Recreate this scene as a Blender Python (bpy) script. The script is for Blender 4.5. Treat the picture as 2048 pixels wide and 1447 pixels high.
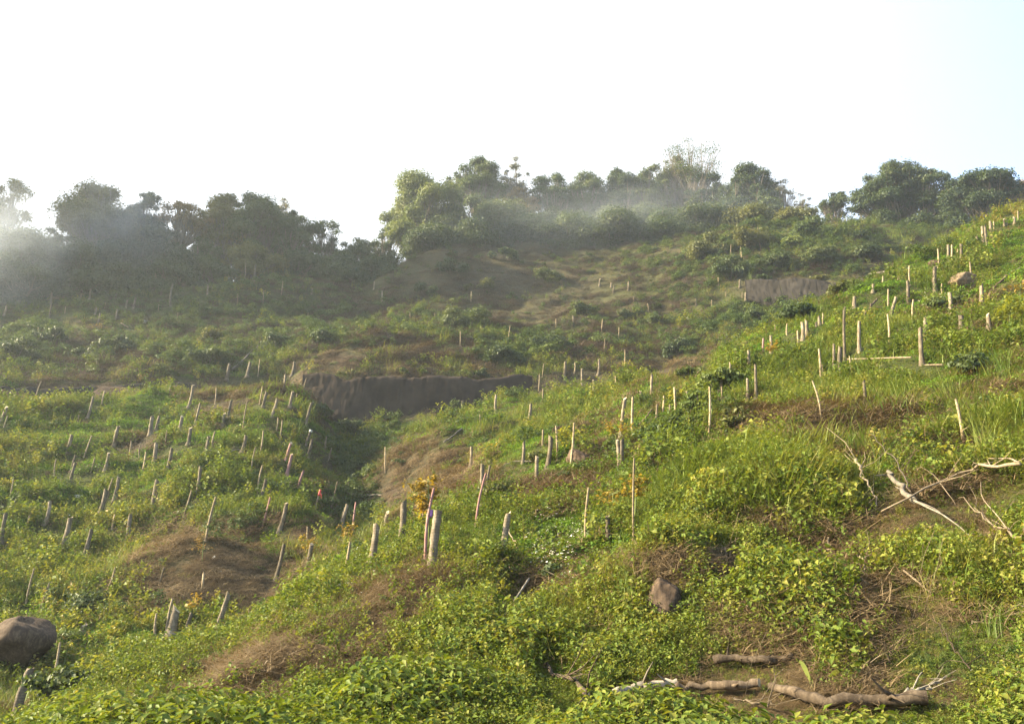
import bpy, math, random
import numpy as np
R = math.radians
rng = np.random.default_rng(11)
random.seed(5)
scene = bpy.context.scene
for o in list(bpy.data.objects):
    bpy.data.objects.remove(o)

# ------------------------------------------------------------------ camera
PITCH = R(20.0)
FPX = 1774.0                      # focal length in pixels of a 2048 px wide frame
cam_d = bpy.data.cameras.new('camera')
cam_d.sensor_width = 36.0
cam_d.lens = 36.0 * FPX / 2048.0
cam_d.clip_start = 0.1
cam_d.clip_end = 3000.0
cam = bpy.data.objects.new('camera', cam_d)
scene.collection.objects.link(cam)
cam.location = (0, 0, 0)
cam.rotation_euler = (R(90) + PITCH, 0, 0)
scene.camera = cam

# ------------------------------------------------------------------ sky, sun, exposure
SUN_AZ, SUN_EL = R(-92.0), R(28.0)     # clockwise from the view direction (+Y)
world = bpy.data.worlds.new('World')
scene.world = world
world.use_nodes = True
wt = world.node_tree
wt.nodes.clear()
w_out = wt.nodes.new('ShaderNodeOutputWorld')
w_bg = wt.nodes.new('ShaderNodeBackground')
w_sky = wt.nodes.new('ShaderNodeTexSky')
w_sky.sky_type = 'NISHITA'
w_sky.sun_disc = False
w_sky.sun_elevation = SUN_EL
w_sky.sun_rotation = SUN_AZ
w_sky.air_density = 1.0
w_sky.dust_density = 3.0
w_sky.ozone_density = 1.0
w_sky.altitude = 300
w_bg.inputs['Strength'].default_value = 0.12
# thin bright cloud veil over the sky, thickest to the left and thinning to the right
w_tc = wt.nodes.new('ShaderNodeTexCoord')
w_sep = wt.nodes.new('ShaderNodeSeparateXYZ')
w_noise = wt.nodes.new('ShaderNodeTexNoise')
w_noise.inputs['Scale'].default_value = 2.2
w_noise.inputs['Detail'].default_value = 4
w_map = wt.nodes.new('ShaderNodeMapRange')
w_map.inputs['From Min'].default_value = 0.30
w_map.inputs['From Max'].default_value = 0.56
w_map.inputs['To Min'].default_value = 1.0
w_map.inputs['To Max'].default_value = 0.16
w_add = wt.nodes.new('ShaderNodeMath'); w_add.operation = 'MULTIPLY_ADD'
w_add.inputs[1].default_value = 0.10
w_mix = wt.nodes.new('ShaderNodeMix'); w_mix.data_type = 'RGBA'
w_mix.inputs['B'].default_value = (1.65, 1.75, 1.85, 1)
wt.links.new(w_tc.outputs['Generated'], w_sep.inputs[0])
wt.links.new(w_tc.outputs['Generated'], w_noise.inputs['Vector'])
wt.links.new(w_noise.outputs['Fac'], w_add.inputs[0])
wt.links.new(w_sep.outputs['X'], w_add.inputs[2])
wt.links.new(w_add.outputs[0], w_map.inputs['Value'])
w_mapy = wt.nodes.new('ShaderNodeMapRange')          # the veil lies over the hill; behind the camera the sky is clear
w_mapy.inputs['From Min'].default_value = -0.35
w_mapy.inputs['From Max'].default_value = 0.25
w_mul = wt.nodes.new('ShaderNodeMath'); w_mul.operation = 'MULTIPLY'
wt.links.new(w_sep.outputs['Y'], w_mapy.inputs['Value'])
wt.links.new(w_map.outputs[0], w_mul.inputs[0])
wt.links.new(w_mapy.outputs[0], w_mul.inputs[1])
wt.links.new(w_mul.outputs[0], w_mix.inputs['Factor'])
wt.links.new(w_sky.outputs[0], w_mix.inputs['A'])
wt.links.new(w_mix.outputs['Result'], w_bg.inputs['Color'])
wt.links.new(w_bg.outputs[0], w_out.inputs[0])

sun_d = bpy.data.lights.new('sun', 'SUN')
sun_d.energy = 5.0
sun_d.angle = R(0.6)
sun_d.color = (1.0, 0.86, 0.58)
sun = bpy.data.objects.new('sun', sun_d)
scene.collection.objects.link(sun)
sun.rotation_euler = (R(90) - SUN_EL, 0, -SUN_AZ + math.pi)
sun.location = (-60, 10, 40)

scene.view_settings.view_transform = 'Standard'
scene.view_settings.look = 'None'
scene.view_settings.exposure = 2.55
scene.view_settings.gamma = 1.0
scene.cycles.use_denoising = True
scene.cycles.max_bounces = 6
scene.cycles.diffuse_bounces = 3
scene.cycles.transmission_bounces = 4
scene.cycles.transparent_max_bounces = 6
scene.cycles.volume_bounces = 0
HAZE_DENSITY = 0.0004

# ------------------------------------------------------------------ helpers
def link(o):
    scene.collection.objects.link(o)
    return o

def tag(o, label=None, cat=None, group=None, kind=None):
    if label: o['label'] = label
    if cat: o['category'] = cat
    if group: o['group'] = group
    if kind: o['kind'] = kind
    return o

def mesh_from(name, verts, faces, mat=None, smooth=False, mat_idx=None, mats=None):
    """faces: list of lists, or an (n,k) array"""
    me = bpy.data.meshes.new(name)
    verts = np.asarray(verts, dtype=np.float32).reshape(-1, 3)
    if isinstance(faces, np.ndarray):
        k = faces.shape[1]; nf = len(faces)
        loops = faces.astype(np.int32).ravel()
        starts = np.arange(0, nf * k, k, dtype=np.int32)
    else:
        lens = np.array([len(f) for f in faces], dtype=np.int32)
        loops = np.array([i for f in faces for i in f], dtype=np.int32)
        nf = len(faces)
        starts = np.concatenate([[0], np.cumsum(lens)[:-1]]).astype(np.int32) if nf else np.zeros(0, np.int32)
    me.vertices.add(len(verts)); me.vertices.foreach_set('co', verts.ravel())
    if nf:
        me.loops.add(len(loops)); me.loops.foreach_set('vertex_index', loops)
        me.polygons.add(nf); me.polygons.foreach_set('loop_start', starts)
        if mat_idx is not None:
            me.polygons.foreach_set('material_index', np.asarray(mat_idx, np.int32))
        if smooth:
            me.polygons.foreach_set('use_smooth', np.ones(nf, bool))
    for m in (mats or ([mat] if mat else [])):
        me.materials.append(m)
    me.update(calc_edges=True)
    return me

def obj(name, me, parent=None, loc=(0, 0, 0)):
    o = bpy.data.objects.new(name, me)
    link(o)
    o.location = loc
    if parent: o.parent = parent
    return o

def empty(name, loc):
    o = bpy.data.objects.new(name, None)
    o.empty_display_size = 0.2
    o.location = loc
    return link(o)

class MB:
    """collects tubes and faces into one mesh"""
    def __init__(s): s.v = []; s.f = []; s.mi = []
    def tube(s, pts, rad, n=7, cap=True, mi=0, cap_mi=None, wob=0.0, seed=0):
        pts = np.asarray(pts, float); m = len(pts)
        rad = np.asarray(rad, float) * np.ones(m)
        base = len(s.v)
        rr = np.random.default_rng(seed)
        t = np.gradient(pts, axis=0)
        t /= np.linalg.norm(t, axis=1)[:, None] + 1e-9
        ref = np.array([0.0, 1.0, 0.0]) if abs(t[0][1]) < 0.9 else np.array([1.0, 0, 0])
        a = np.cross(t, ref); a /= np.linalg.norm(a, axis=1)[:, None] + 1e-9
        b = np.cross(t, a)
        w = 1 + wob * rr.standard_normal(n)
        for i in range(m):
            for k in range(n):
                th = 2 * math.pi * k / n
                r = rad[i] * w[k] * (1 + wob * 0.5 * rr.standard_normal())
                s.v.append(tuple(pts[i] + r * (math.cos(th) * a[i] + math.sin(th) * b[i])))
        for i in range(m - 1):
            for k in range(n):
                k2 = (k + 1) % n
                s.f.append([base + i * n + k, base + i * n + k2, base + (i + 1) * n + k2, base + (i + 1) * n + k]); s.mi.append(mi)
        if cap:
            s.f.append([base + k for k in range(n)][::-1]); s.mi.append(mi)
            e = len(s.v); s.v += [s.v[base + (m - 1) * n + k] for k in range(n)] + [tuple(pts[-1])]
            for k in range(n):
                s.f.append([e + k, e + (k + 1) % n, e + n]); s.mi.append(mi if cap_mi is None else cap_mi)
    def mesh(s, name, mats, smooth=True):
        me = mesh_from(name, s.v, s.f, mats=mats, smooth=smooth, mat_idx=s.mi)
        if smooth: me.polygons.foreach_set('use_smooth', np.array([len(f) == 4 for f in s.f], bool))
        return me

# lattice noise, the same at every call
_tab = np.random.default_rng(3).random((8, 256, 256)).astype(np.float32)
def vnoise(x, y, ch=0):
    xi = np.floor(x).astype(np.int64); yi = np.floor(y).astype(np.int64)
    fx = x - xi; fy = y - yi
    fx = fx * fx * (3 - 2 * fx); fy = fy * fy * (3 - 2 * fy)
    t = _tab[ch % 8]
    x0 = xi & 255; x1 = (xi + 1) & 255; y0 = yi & 255; y1 = (yi + 1) & 255
    return (t[x0, y0] * (1 - fx) + t[x1, y0] * fx) * (1 - fy) + (t[x0, y1] * (1 - fx) + t[x1, y1] * fx) * fy - 0.5
def fbm(x, y, sc, oct=3, ch=0):
    s = 0; a = 1.0
    for i in range(oct):
        s = s + a * vnoise(x / sc + 17.3 * i, y / sc - 9.1 * i, ch + i)
        sc *= 0.5; a *= 0.5
    return s

# ------------------------------------------------------------------ photo geometry: pixel <-> direction
CP, SP = math.cos(PITCH), math.sin(PITCH)
def pix_dir(px, py):
    u = (px - 1024.0) / FPX; v = (723.5 - py) / FPX
    return np.array([u, CP - v * SP, SP + v * CP])
def project(P):
    P = np.asarray(P, float)
    x = P[..., 0]; d = P[..., 1] * CP + P[..., 2] * SP; v = -P[..., 1] * SP + P[..., 2] * CP
    d = np.where(d > 0.3, d, np.nan)
    return 1024 + FPX * x / d, 723.5 - FPX * v / d, d

def pchip(x, y, q):
    """monotone cubic through (x, y) at q; y may carry trailing axes"""
    x = np.asarray(x, float); y = np.asarray(y, float)
    h = np.diff(x); d = np.diff(y, axis=0) / h.reshape((-1,) + (1,) * (y.ndim - 1))
    m = np.zeros_like(y)
    hh = h.reshape((-1,) + (1,) * (y.ndim - 1))
    w1 = 2 * hh[1:] + hh[:-1]; w2 = hh[1:] + 2 * hh[:-1]
    ok = d[:-1] * d[1:] > 0
    with np.errstate(divide='ignore', invalid='ignore'):
        mm = (w1 + w2) / (w1 / d[:-1] + w2 / d[1:])
    m[1:-1] = np.where(ok, mm, 0)
    m[0] = d[0]; m[-1] = d[-1]
    i = np.clip(np.searchsorted(x, q) - 1, 0, len(x) - 2)
    t = (q - x[i]) / h[i]
    sh = (-1,) + (1,) * (y.ndim - 1)
    t = t.reshape(sh); H = h[i].reshape(sh)
    return (y[i] * (1 + 2 * t) * (1 - t) ** 2 + m[i] * H * t * (1 - t) ** 2
            + y[i + 1] * t * t * (3 - 2 * t) + m[i + 1] * H * t * t * (t - 1))
# ------------------------------------------------------------------ the hillside
# long ridges, gullies and banks: for each line of sight the heights of the same nine features, near to far
# column: (screen row, metres away) for  foot, near crest, gully, mid slope, mid crest, behind crest, bank top, far slope, ridge
COLS = {
 -400: [(1560, 10), (1500, 16), (1470, 20), (1180, 36), (800, 66), (795, 76), (775, 78), (692, 95), (630, 115)],
    0: [(1560, 10), (1490, 16), (1425, 22), (1180, 38), (795, 70), (790, 77), (771, 78.5), (682, 97), (620, 118)],
  200: [(1540, 10), (1374, 18), (1340, 24), (1150, 38), (789, 70), (790, 77), (768, 78.5), (671, 98), (594, 119)],
  400: [(1520, 10), (1320, 19.5), (1270, 27), (1010, 42), (776, 70), (782, 77), (757, 79), (661, 98), (584, 120)],
  560: [(1520, 10), (1213, 20.5), (1200, 29), (960, 45), (762, 70), (785, 77), (742, 79), (651, 99), (576, 121)],
  630: [(1520, 10), (1165, 21), (1160, 30), (990, 45), (820, 66), (838, 72), (745, 74.5), (651, 99), (580, 121)],
  720: [(1520, 10), (1130, 21.5), (1105, 32), (1045, 44), (905, 60), (842, 70), (748, 73), (649, 98), (584, 120)],
  800: [(1510, 10), (1103, 21), (1080, 31), (985, 43), (878, 58), (838, 70), (748, 73), (638, 98), (550, 123)],
  900: [(1500, 10), (1075, 20.5), (1010, 31), (900, 46), (850, 60), (830, 70), (748, 73), (630, 100), (505, 127)],
 1050: [(1480, 10), (1090, 20), (960, 29), (870, 38), (810, 60), (790, 71), (748, 74), (616, 103), (495, 130)],
 1200: [(1480, 10), (1090, 18), (930, 28), (850, 37), (775, 57), (752, 73), (722, 76), (608, 104), (495, 131)],
 1340: [(1480, 10), (1080, 16), (900, 26), (805, 36), (790, 39), (800, 56), (650, 90), (593, 99), (490, 131)],
 1500: [(1470, 10), (1080, 15), (850, 24), (750, 32), (715, 39), (735, 56), (610, 92), (572, 95), (478, 128)],
 1700: [(1460, 10), (1080, 14.5), (850, 22), (700, 33), (598, 46), (640, 62), (594, 90), (554, 94), (472, 125)],
 1900: [(1450, 10), (1070, 14), (820, 22), (625, 37), (496, 60), (540, 75), (510, 92), (505, 108), (476, 124)],
 2048: [(1450, 10), (1050, 14), (780, 22), (565, 41), (436, 68), (490, 82), (475, 96), (473, 110), (470, 124)],
 2450: [(1430, 10), (960, 14), (690, 22), (470, 41), (345, 66), (380, 82), (378, 96), (378, 110), (380, 125)],
}
cx = sorted(COLS)
NF = 9
azk = np.zeros((len(cx), NF)); rk = np.zeros((len(cx), NF)); zk = np.zeros((len(cx), NF))
for i, px in enumerate(cx):
    for k, (py, r) in enumerate(COLS[px]):
        d = pix_dir(px, py)
        azk[i, k] = math.atan2(d[0], d[1]); rk[i, k] = r
        zk[i, k] = r * d[2] / math.hypot(d[0], d[1])
A_IN = np.linspace(R(-40), R(40), 760)
AZ = np.concatenate([np.linspace(R(-180), R(-72), 36, endpoint=False), np.linspace(R(-72), R(-40), 90, endpoint=False), A_IN,
                     np.linspace(R(40), R(72), 70)[1:], np.linspace(R(72), R(180), 36)[1:]])
RK = np.zeros((NF, len(AZ))); ZK = np.zeros((NF, len(AZ)))
for k in range(NF):
    q = np.clip(AZ, azk[0, k], azk[-1, k])
    RK[k] = pchip(azk[:, k], rk[:, k], q)
    ZK[k] = pchip(azk[:, k], zk[:, k], q)
RR = np.concatenate([np.linspace(0.4, 6, 16, endpoint=False), np.geomspace(6, 150, 560, endpoint=False), np.geomspace(150, 900, 46)])
Z = np.zeros((len(RR), len(AZ)))
for j in range(len(AZ)):
    r = np.concatenate([[0, 5], RK[:, j], [RK[-1, j] + 14, RK[-1, j] + 60, 900]])
    z = np.concatenate([[-1.65, -1.5], ZK[:, j], [ZK[-1, j] - 2.0, ZK[-1, j] - 22, ZK[-1, j] - 60]])
    Z[:, j] = pchip(r, z, RR)
# away from the view the slopes run out into the valley the camera stands in
aa = np.abs(AZ)
side = np.where(AZ < 0, np.clip((aa - R(35)) / R(38), 0, 1), np.clip((aa - R(50)) / R(70), 0, 1)); side = side * side * (3 - 2 * side)
Z = Z * (1 - side)[None, :] + (-1.65 - 0.02 * RR[:, None]) * side[None, :]
X = RR[:, None] * np.sin(AZ)[None, :]; Y = RR[:, None] * np.cos(AZ)[None, :]
# unseen hill added left of the picture, shaped to shade the far left slope
Z = Z + 126 * np.exp(-(((X + 145) / 36) ** 2 + ((Y - 108) / 30) ** 2))
# lumps, hollows and little slips
rr = RR[:, None]
near = np.clip((rr - 6) / 10, 0.25, 1)
Z = Z + near * (fbm(X, Y, 11, 2, 0) * 0.9 * np.clip(rr / 40, .4, 1.6) + fbm(X, Y, 3.6, 2, 2) * 0.62 * np.clip(rr / 30, .75, 1.7) + fbm(X + 40, Y, 1.25, 2, 4) * (.16 + .14 * np.clip((rr - 12) / 8, 0, 1)))
# old planting terraces that ring the slopes
ter = np.sin((Z + 1.2 * fbm(X, Y, 9, 2, 5)) * 2 * math.pi / 2.1)
Z = Z + 0.16 * ter * np.clip((rr - 22) / 15, 0, 1) * np.clip((150 - rr) / 20, 0, 1)

# mounds and slumps at their own places: (px, py, width m, depth m, height m)
LR = np.log(RR)
def cell(az, r):
    i = np.interp(r, RR, np.arange(len(RR))); j = np.interp(az, AZ, np.arange(len(AZ)))
    return i, j
def height(x, y, ZZ=None):
    ZZ = Z if ZZ is None else ZZ
    x = np.asarray(x, float); y = np.asarray(y, float)
    i, j = cell(np.arctan2(x, y), np.hypot(x, y))
    i0 = np.clip(np.floor(i).astype(int), 0, len(RR) - 2); j0 = np.clip(np.floor(j).astype(int), 0, len(AZ) - 2)
    fi = i - i0; fj = j - j0
    return (ZZ[i0, j0] * (1 - fi) * (1 - fj) + ZZ[i0 + 1, j0] * fi * (1 - fj) + ZZ[i0, j0 + 1] * (1 - fi) * fj + ZZ[i0 + 1, j0 + 1] * fi * fj)
RAYR = np.geomspace(4, 180, 2600)
def ground(px, py, rmin=4.0):
    """the point of the hillside met along one line of sight (None: it clears the ridge)"""
    d = pix_dir(px, py); h = math.hypot(d[0], d[1])
    te = d[2] / h
    zz = height(RAYR * d[0] / h, RAYR * d[1] / h)
    hit = np.nonzero((zz >= RAYR * te) & (RAYR >= rmin))[0]
    if len(hit) == 0: return None
    i = hit[0]
    if i == 0: r = RAYR[0]
    else:
        f0 = zz[i - 1] - RAYR[i - 1] * te; f1 = zz[i] - RAYR[i] * te
        t = np.clip(-f0 / (f1 - f0 + 1e-9), 0, 1); r = RAYR[i - 1] * (1 - t) + RAYR[i] * t
    x = r * d[0] / h; y = r * d[1] / h
    return np.array([x, y, float(height(x, y))])
def ground_near(px, py, step=6, tries=14, rmax=170):
    """like ground(), but slides down the picture while the line of sight clears the ridge"""
    for k in range(tries):
        g = ground(px, py + k * step)
        if g is not None and math.hypot(g[0], g[1]) < rmax: return g
    return g
for (px, py, w, dp, hh) in [(800, 1215, 2.6, 2.2, 0.35), (620, 1300, 2.6, 2.0, 0.1), (390, 1130, 3.4, 1.7, 0.6), (520, 1175, 2.6, 1.6, -0.7), (1330, 1165, 0.9, 0.7, 0.45),
                            (1180, 1230, 1.2, 1.0, 0.25), (1060, 1170, 1.5, 1.2, -0.35), (860, 900, 4.5, 3.0, 0.4), (610, 1060, 1.6, 1.4, 0.7), (285, 890, 4, 2.5, 0.6),
                            (1380, 755, 3.0, 2.5, 1.0), (1400, 890, 1.6, 1.6, 0.5), (1160, 925, 1.8, 1.2, 0.5), (1600, 1090, 1.2, 0.9, -0.3), (1950, 720, 3, 2, 0.5)]:
    g = ground_near(px, py)
    q = ((X - g[0]) / w) ** 2 + ((Y - g[1]) / dp) ** 2
    Z = Z + hh * np.exp(-q)

# surface normals of the grid
dZr = np.gradient(Z, RR, axis=0); dZa = np.gradient(Z, AZ, axis=1) / rr
sa, ca = np.sin(AZ)[None, :], np.cos(AZ)[None, :]
NX = -(dZr * sa + dZa * ca); NY = -(dZr * ca - dZa * sa)
NN = np.sqrt(NX ** 2 + NY ** 2 + 1)
NX, NY, NZ = NX / NN, NY / NN, 1 / NN

# ------------------------------------------------------------------ what grows where
# patches: kind, centre px, py, half width, half height (photo px), tilt deg, strength, nearest m, farthest m
ZONES = [
 # earth banks and bare soil
 ('soil', 830, 792, 235, 42, 0, 1.3, 66, 82), ('soil', 1130, 770, 120, 30, -6, .8, 66, 82), ('soil', 1585, 578, 105, 22, 2, 1.3, 86, 100), ('soil', 1750, 560, 80, 10, -4, .9, 86, 100),
 ('soil', 190, 783, 270, 14, -3, 1.3, 68, 84), ('soil', 410, 790, 60, 14, 10, .8, 60, 82), ('soil', 390, 1140, 115, 62, -15, .6, 26, 46), ('soil', 520, 1180, 60, 55, 0, .8, 24, 44),
 ('soil', 845, 940, 95, 55, 20, .65, 28, 60), ('soil', 790, 985, 40, 40, 0, .9, 24, 60), ('soil', 612, 1065, 32, 30, 0, 1.0, 24, 46), ('soil', 275, 890, 55, 15, -25, .8, 40, 70),
 ('soil', 450, 815, 60, 20, -20, .8, 50, 74), ('soil', 690, 722, 60, 22, 10, .9, 74, 100), ('soil', 480, 1375, 200, 55, -18, .3, 6, 20), ('soil', 800, 1210, 80, 55, -30, .2, 8, 24),
 ('soil', 1330, 1190, 42, 55, 5, 1.0, 8, 24), ('soil', 1350, 745, 80, 26, 10, .8, 40, 100), ('soil', 1000, 560, 260, 50, 0, .75, 90, 140), ('soil', 1130, 620, 200, 34, 0, .6, 86, 140),
 ('soil', 640, 525, 70, 12, 5, .7, 100, 140), ('soil', 980, 490, 260, 70, 0, .7, 100, 140), ('soil', 1560, 850, 60, 12, 0, .4, 15, 30), ('soil', 1240, 885, 70, 14, 0, .6, 24, 45),
 ('soil', 1620, 1400, 230, 34, 0, .15, 6, 20), ('soil', 1880, 640, 60, 14, 0, .7, 28, 50), ('soil', 1490, 470, 60, 10, 0, .5, 100, 140), ('soil', 1360, 500, 60, 12, 0, .6, 100, 140),
 # dead, brown and wiry growth
 ('dry', 470, 1375, 250, 85, -18, 1.0, 6, 22), ('dry', 790, 1215, 130, 80, -35, .8, 8, 26), ('dry', 680, 1310, 150, 80, -20, 1.0, 8, 22), ('dry', 1330, 1130, 150, 26, 0, 1.0, 8, 24),
 ('dry', 1180, 1190, 90, 26, -8, .7, 8, 24), ('dry', 1900, 1040, 150, 60, -8, .9, 8, 24), ('dry', 1740, 1100, 90, 70, 0, .8, 8, 24), ('dry', 1560, 1390, 260, 60, 0, .9, 6, 18),
 ('dry', 1560, 1050, 60, 40, 0, .8, 8, 24), ('dry', 390, 1130, 120, 66, -12, .9, 26, 46), ('dry', 870, 930, 100, 55, 15, .6, 28, 60), ('dry', 1120, 985, 110, 24, 0, .7, 18, 40),
 ('dry', 1000, 590, 340, 110, 5, 1.1, 76, 140), ('dry', 720, 640, 120, 50, 15, .7, 76, 140), ('dry', 1330, 720, 130, 70, 0, .8, 56, 140), ('dry', 400, 690, 260, 40, -8, .6, 76, 140),
 ('dry', 1520, 520, 200, 45, 0, .6, 90, 140), ('dry', 100, 690, 160, 60, 0, .5, 76, 140), ('dry', 1950, 670, 90, 40, 0, .6, 24, 50), ('dry', 560, 780, 120, 30, -10, .5, 60, 78),
 ('dry', 820, 700, 160, 40, 0, .8, 72, 100), ('dry', 1500, 680, 130, 40, -10, .5, 56, 100), ('dry', 1900, 1390, 70, 40, 0, .5, 6, 18), ('dry', 1600, 830, 180, 30, 0, .5, 16, 34),
 ('dry', 1620, 1240, 320, 90, -8, .5, 6, 22), ('dry', 1700, 1130, 160, 60, 0, .7, 8, 22), ('dry', 1250, 1150, 200, 30, -5, .5, 10, 24),
 # grass
 ('grass', 1560, 950, 260, 110, 0, 1.1, 12, 30), ('grass', 1760, 850, 300, 110, 10, 1.2, 12, 34), ('grass', 1980, 900, 120, 150, 0, 1.2, 12, 34), ('grass', 1950, 1150, 120, 90, 0, 1.0, 8, 24),
 ('grass', 1300, 1020, 110, 70, 0, .9, 12, 30), ('grass', 1280, 1180, 50, 60, 0, .8, 8, 22), ('grass', 1100, 1240, 60, 60, 0, .6, 8, 22), ('grass', 930, 1110, 160, 60, 0, .6, 14, 28),
 ('grass', 1820, 470, 160, 22, 4, 1.2, 90, 140), ('grass', 1480, 590, 150, 40, -8, .7, 60, 110), ('grass', 950, 640, 90, 30, 0, .8, 80, 120), ('grass', 560, 1040, 90, 90, 0, .6, 30, 60),
 ('grass', 1720, 700, 220, 90, -25, .6, 24, 46), ('grass', 150, 1210, 80, 60, 0, .7, 26, 46),
 # small white flowers
 ('flower', 1120, 1115, 75, 55, 0, 1.3, 8, 26), ('flower', 1000, 1150, 120, 60, 0, .3, 8, 26), ('flower', 1100, 1165, 28, 22, 0, 1.2, 8, 24), ('flower', 700, 1140, 180, 50, -15, .35, 10, 26),
 ('flower', 380, 1262, 60, 20, -15, .8, 12, 26), ('flower', 560, 1175, 60, 30, -30, .5, 12, 26), ('flower', 1900, 1220, 160, 130, 0, .22, 6, 22), ('flower', 1330, 985, 120, 60, 0, .3, 10, 30),
 ('flower', 1880, 590, 100, 20, 0, .4, 24, 50), ('flower', 1150, 1230, 120, 70, 0, .25, 8, 22), ('flower', 2010, 1370, 60, 50, 0, .6, 5, 16),
 # taller, darker bushes
 ('bush', 470, 1040, 60, 50, 0, .6, 30, 52), ('bush', 40, 690, 60, 40, 0, 1.0, 76, 140), ('bush', 100, 665, 40, 24, 0, 1.0, 76, 140), ('bush', 400, 700, 70, 40, 0, 1.0, 76, 140),
 ('bush', 1350, 860, 50, 40, 0, 1.0, 20, 40), ('bush', 1370, 700, 40, 24, 0, 1.0, 56, 120), ('bush', 1040, 700, 90, 36, 0, 1.0, 72, 120), ('bush', 1110, 665, 60, 24, 0, .9, 72, 120),
 ('bush', 1500, 500, 220, 60, 0, .9, 90, 140), ('bush', 200, 580, 260, 40, -4, .5, 100, 140), ('bush', 1900, 1330, 70, 40, 0, .9, 6, 20), ('bush', 600, 650, 180, 50, 10, .5, 76, 140),
 ('bush', 1070, 560, 130, 30, 0, .6, 90, 140), ('bush', 1560, 640, 180, 40, -6, .8, 60, 110), ('bush', 720, 900, 60, 90, 0, .7, 40, 70), ('bush', 720, 990, 60, 50, 0, .7, 24, 60), ('bush', 1260, 750, 60, 40, 0, .4, 60, 90),
]
KINDS = ('soil', 'dry', 'grass', 'flower', 'bush')
def zones(P):
    """how strongly each kind of cover holds at points P (n,3)"""
    px, py, d = project(P)
    r = np.hypot(P[:, 0], P[:, 1])
    jit = 30 * fbm(P[:, 0], P[:, 1], 2.5, 3, 1) / np.maximum(r, 5) * 20
    px = px + jit * 1.6; py = py + 26 * fbm(P[:, 0] + 50, P[:, 1], 2.2, 3, 3) / np.maximum(r, 5) * 20
    out = {k: np.zeros(len(P)) for k in KINDS}
    for (k, x0, y0, a, b, t, s, r0, r1) in ZONES:
        c, sn = math.cos(R(t)), math.sin(R(t))
        dx, dy = px - x0, py - y0
        q = ((dx * c + dy * sn) / a) ** 2 + ((-dx * sn + dy * c) / b) ** 2
        w = s * np.exp(-q ** 1.3 * 0.8) * (r > r0) * (r < r1)
        out[k] = np.maximum(out[k], np.nan_to_num(w))
    return out
Pg = np.stack([X, Y, Z], -1).reshape(-1, 3)
zg = zones(Pg)
soil_v = np.clip(zg['soil'], 0, 1)
steep = np.clip((0.62 - NZ.ravel()) / 0.2, 0, 1) * (np.hypot(Pg[:, 0], Pg[:, 1]) < 140)
soil_v = np.maximum(soil_v, steep * 0.7)

def mat_new(name):
    m = bpy.data.materials.new(name); m.use_nodes = True
    nt = m.node_tree; nt.nodes.clear()
    return m, nt
def N(nt, t, **kw):
    n = nt.nodes.new(t)
    for k, v in kw.items():
        setattr(n, k, v)
    return n
def ramp(nt, stops, fac=None):
    n = nt.nodes.new('ShaderNodeValToRGB')
    e = n.color_ramp.elements
    while len(e) < len(stops): e.new(0.5)
    for i, (p, c) in enumerate(stops):
        e[i].position = p; e[i].color = (*c, 1)
    if fac is not None: nt.links.new(fac, n.inputs[0])
    return n
def noise(nt, scale, detail=4, vec=None, rough=0.55):
    n = nt.nodes.new('ShaderNodeTexNoise')
    n.inputs['Scale'].default_value = scale; n.inputs['Detail'].default_value = detail; n.inputs['Roughness'].default_value = rough
    if vec is not None: nt.links.new(vec, n.inputs['Vector'])
    return n
def mixc(nt, a, b, fac, blend='MIX'):
    n = nt.nodes.new('ShaderNodeMix'); n.data_type = 'RGBA'; n.blend_type = blend
    for k, v in (('A', a), ('B', b), ('Factor', fac)):
        if isinstance(v, (int, float)): n.inputs[k].default_value = v
        elif isinstance(v, tuple): n.inputs[k].default_value = (*v, 1)
        else: nt.links.new(v, n.inputs[k])
    return n.outputs['Result']

def ground_material():
    m, nt = mat_new('hillside_earth')
    out = N(nt, 'ShaderNodeOutputMaterial'); bs = N(nt, 'ShaderNodeBsdfPrincipled')
    bs.inputs['Roughness'].default_value = 0.95; bs.inputs['Specular IOR Level'].default_value = 0.1
    geo = N(nt, 'ShaderNodeNewGeometry'); at = N(nt, 'ShaderNodeAttribute', attribute_name='soil')
    n1 = noise(nt, 0.9, 6, geo.outputs['Position']); n2 = noise(nt, 7.0, 5, geo.outputs['Position'], .7); n3 = noise(nt, 0.16, 3, geo.outputs['Position'])
    green = ramp(nt, [(.3, (.030, .042, .012)), (.5, (.055, .066, .018)), (.7, (.085, .070, .028))], n2.outputs['Fac']).outputs[0]  # litter tone kept dark so gaps between the leaves look shaded
    soil = ramp(nt, [(.25, (.026, .018, .013)), (.5, (.056, .039, .028)), (.75, (.105, .075, .053))], n2.outputs['Fac']).outputs[0]
    soil = mixc(nt, soil, ramp(nt, [(.35, (.85, .92, 1.0)), (.65, (1.1, .93, .78))], n1.outputs['Fac']).outputs[0], .8, 'MULTIPLY')
    nt.links.new(mixc(nt, green, soil, at.outputs['Fac']), bs.inputs['Base Color'])
    bu = N(nt, 'ShaderNodeBump'); bu.inputs['Strength'].default_value = 1.0; bu.inputs['Distance'].default_value = 0.5
    n4 = noise(nt, 3.0, 8, geo.outputs['Position'], .75)
    nt.links.new(n4.outputs['Fac'], bu.inputs['Height']); nt.links.new(bu.outputs[0], bs.inputs['Normal'])
    nt.links.new(bs.outputs[0], out.inputs[0])
    return m
M = {'earth': ground_material()}
nr, na = Z.shape
ii, jj = np.meshgrid(np.arange(nr - 1), np.arange(na - 1), indexing='ij')
q0 = (ii * na + jj).ravel()
quads = np.stack([q0, q0 + 1, q0 + na + 1, q0 + na], -1)[:, ::-1]
me = mesh_from('hillside', Pg, quads.copy(), M['earth'], smooth=True)
at = me.attributes.new('soil', 'FLOAT', 'POINT'); at.data.foreach_set('value', soil_v.astype(np.float32))
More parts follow.
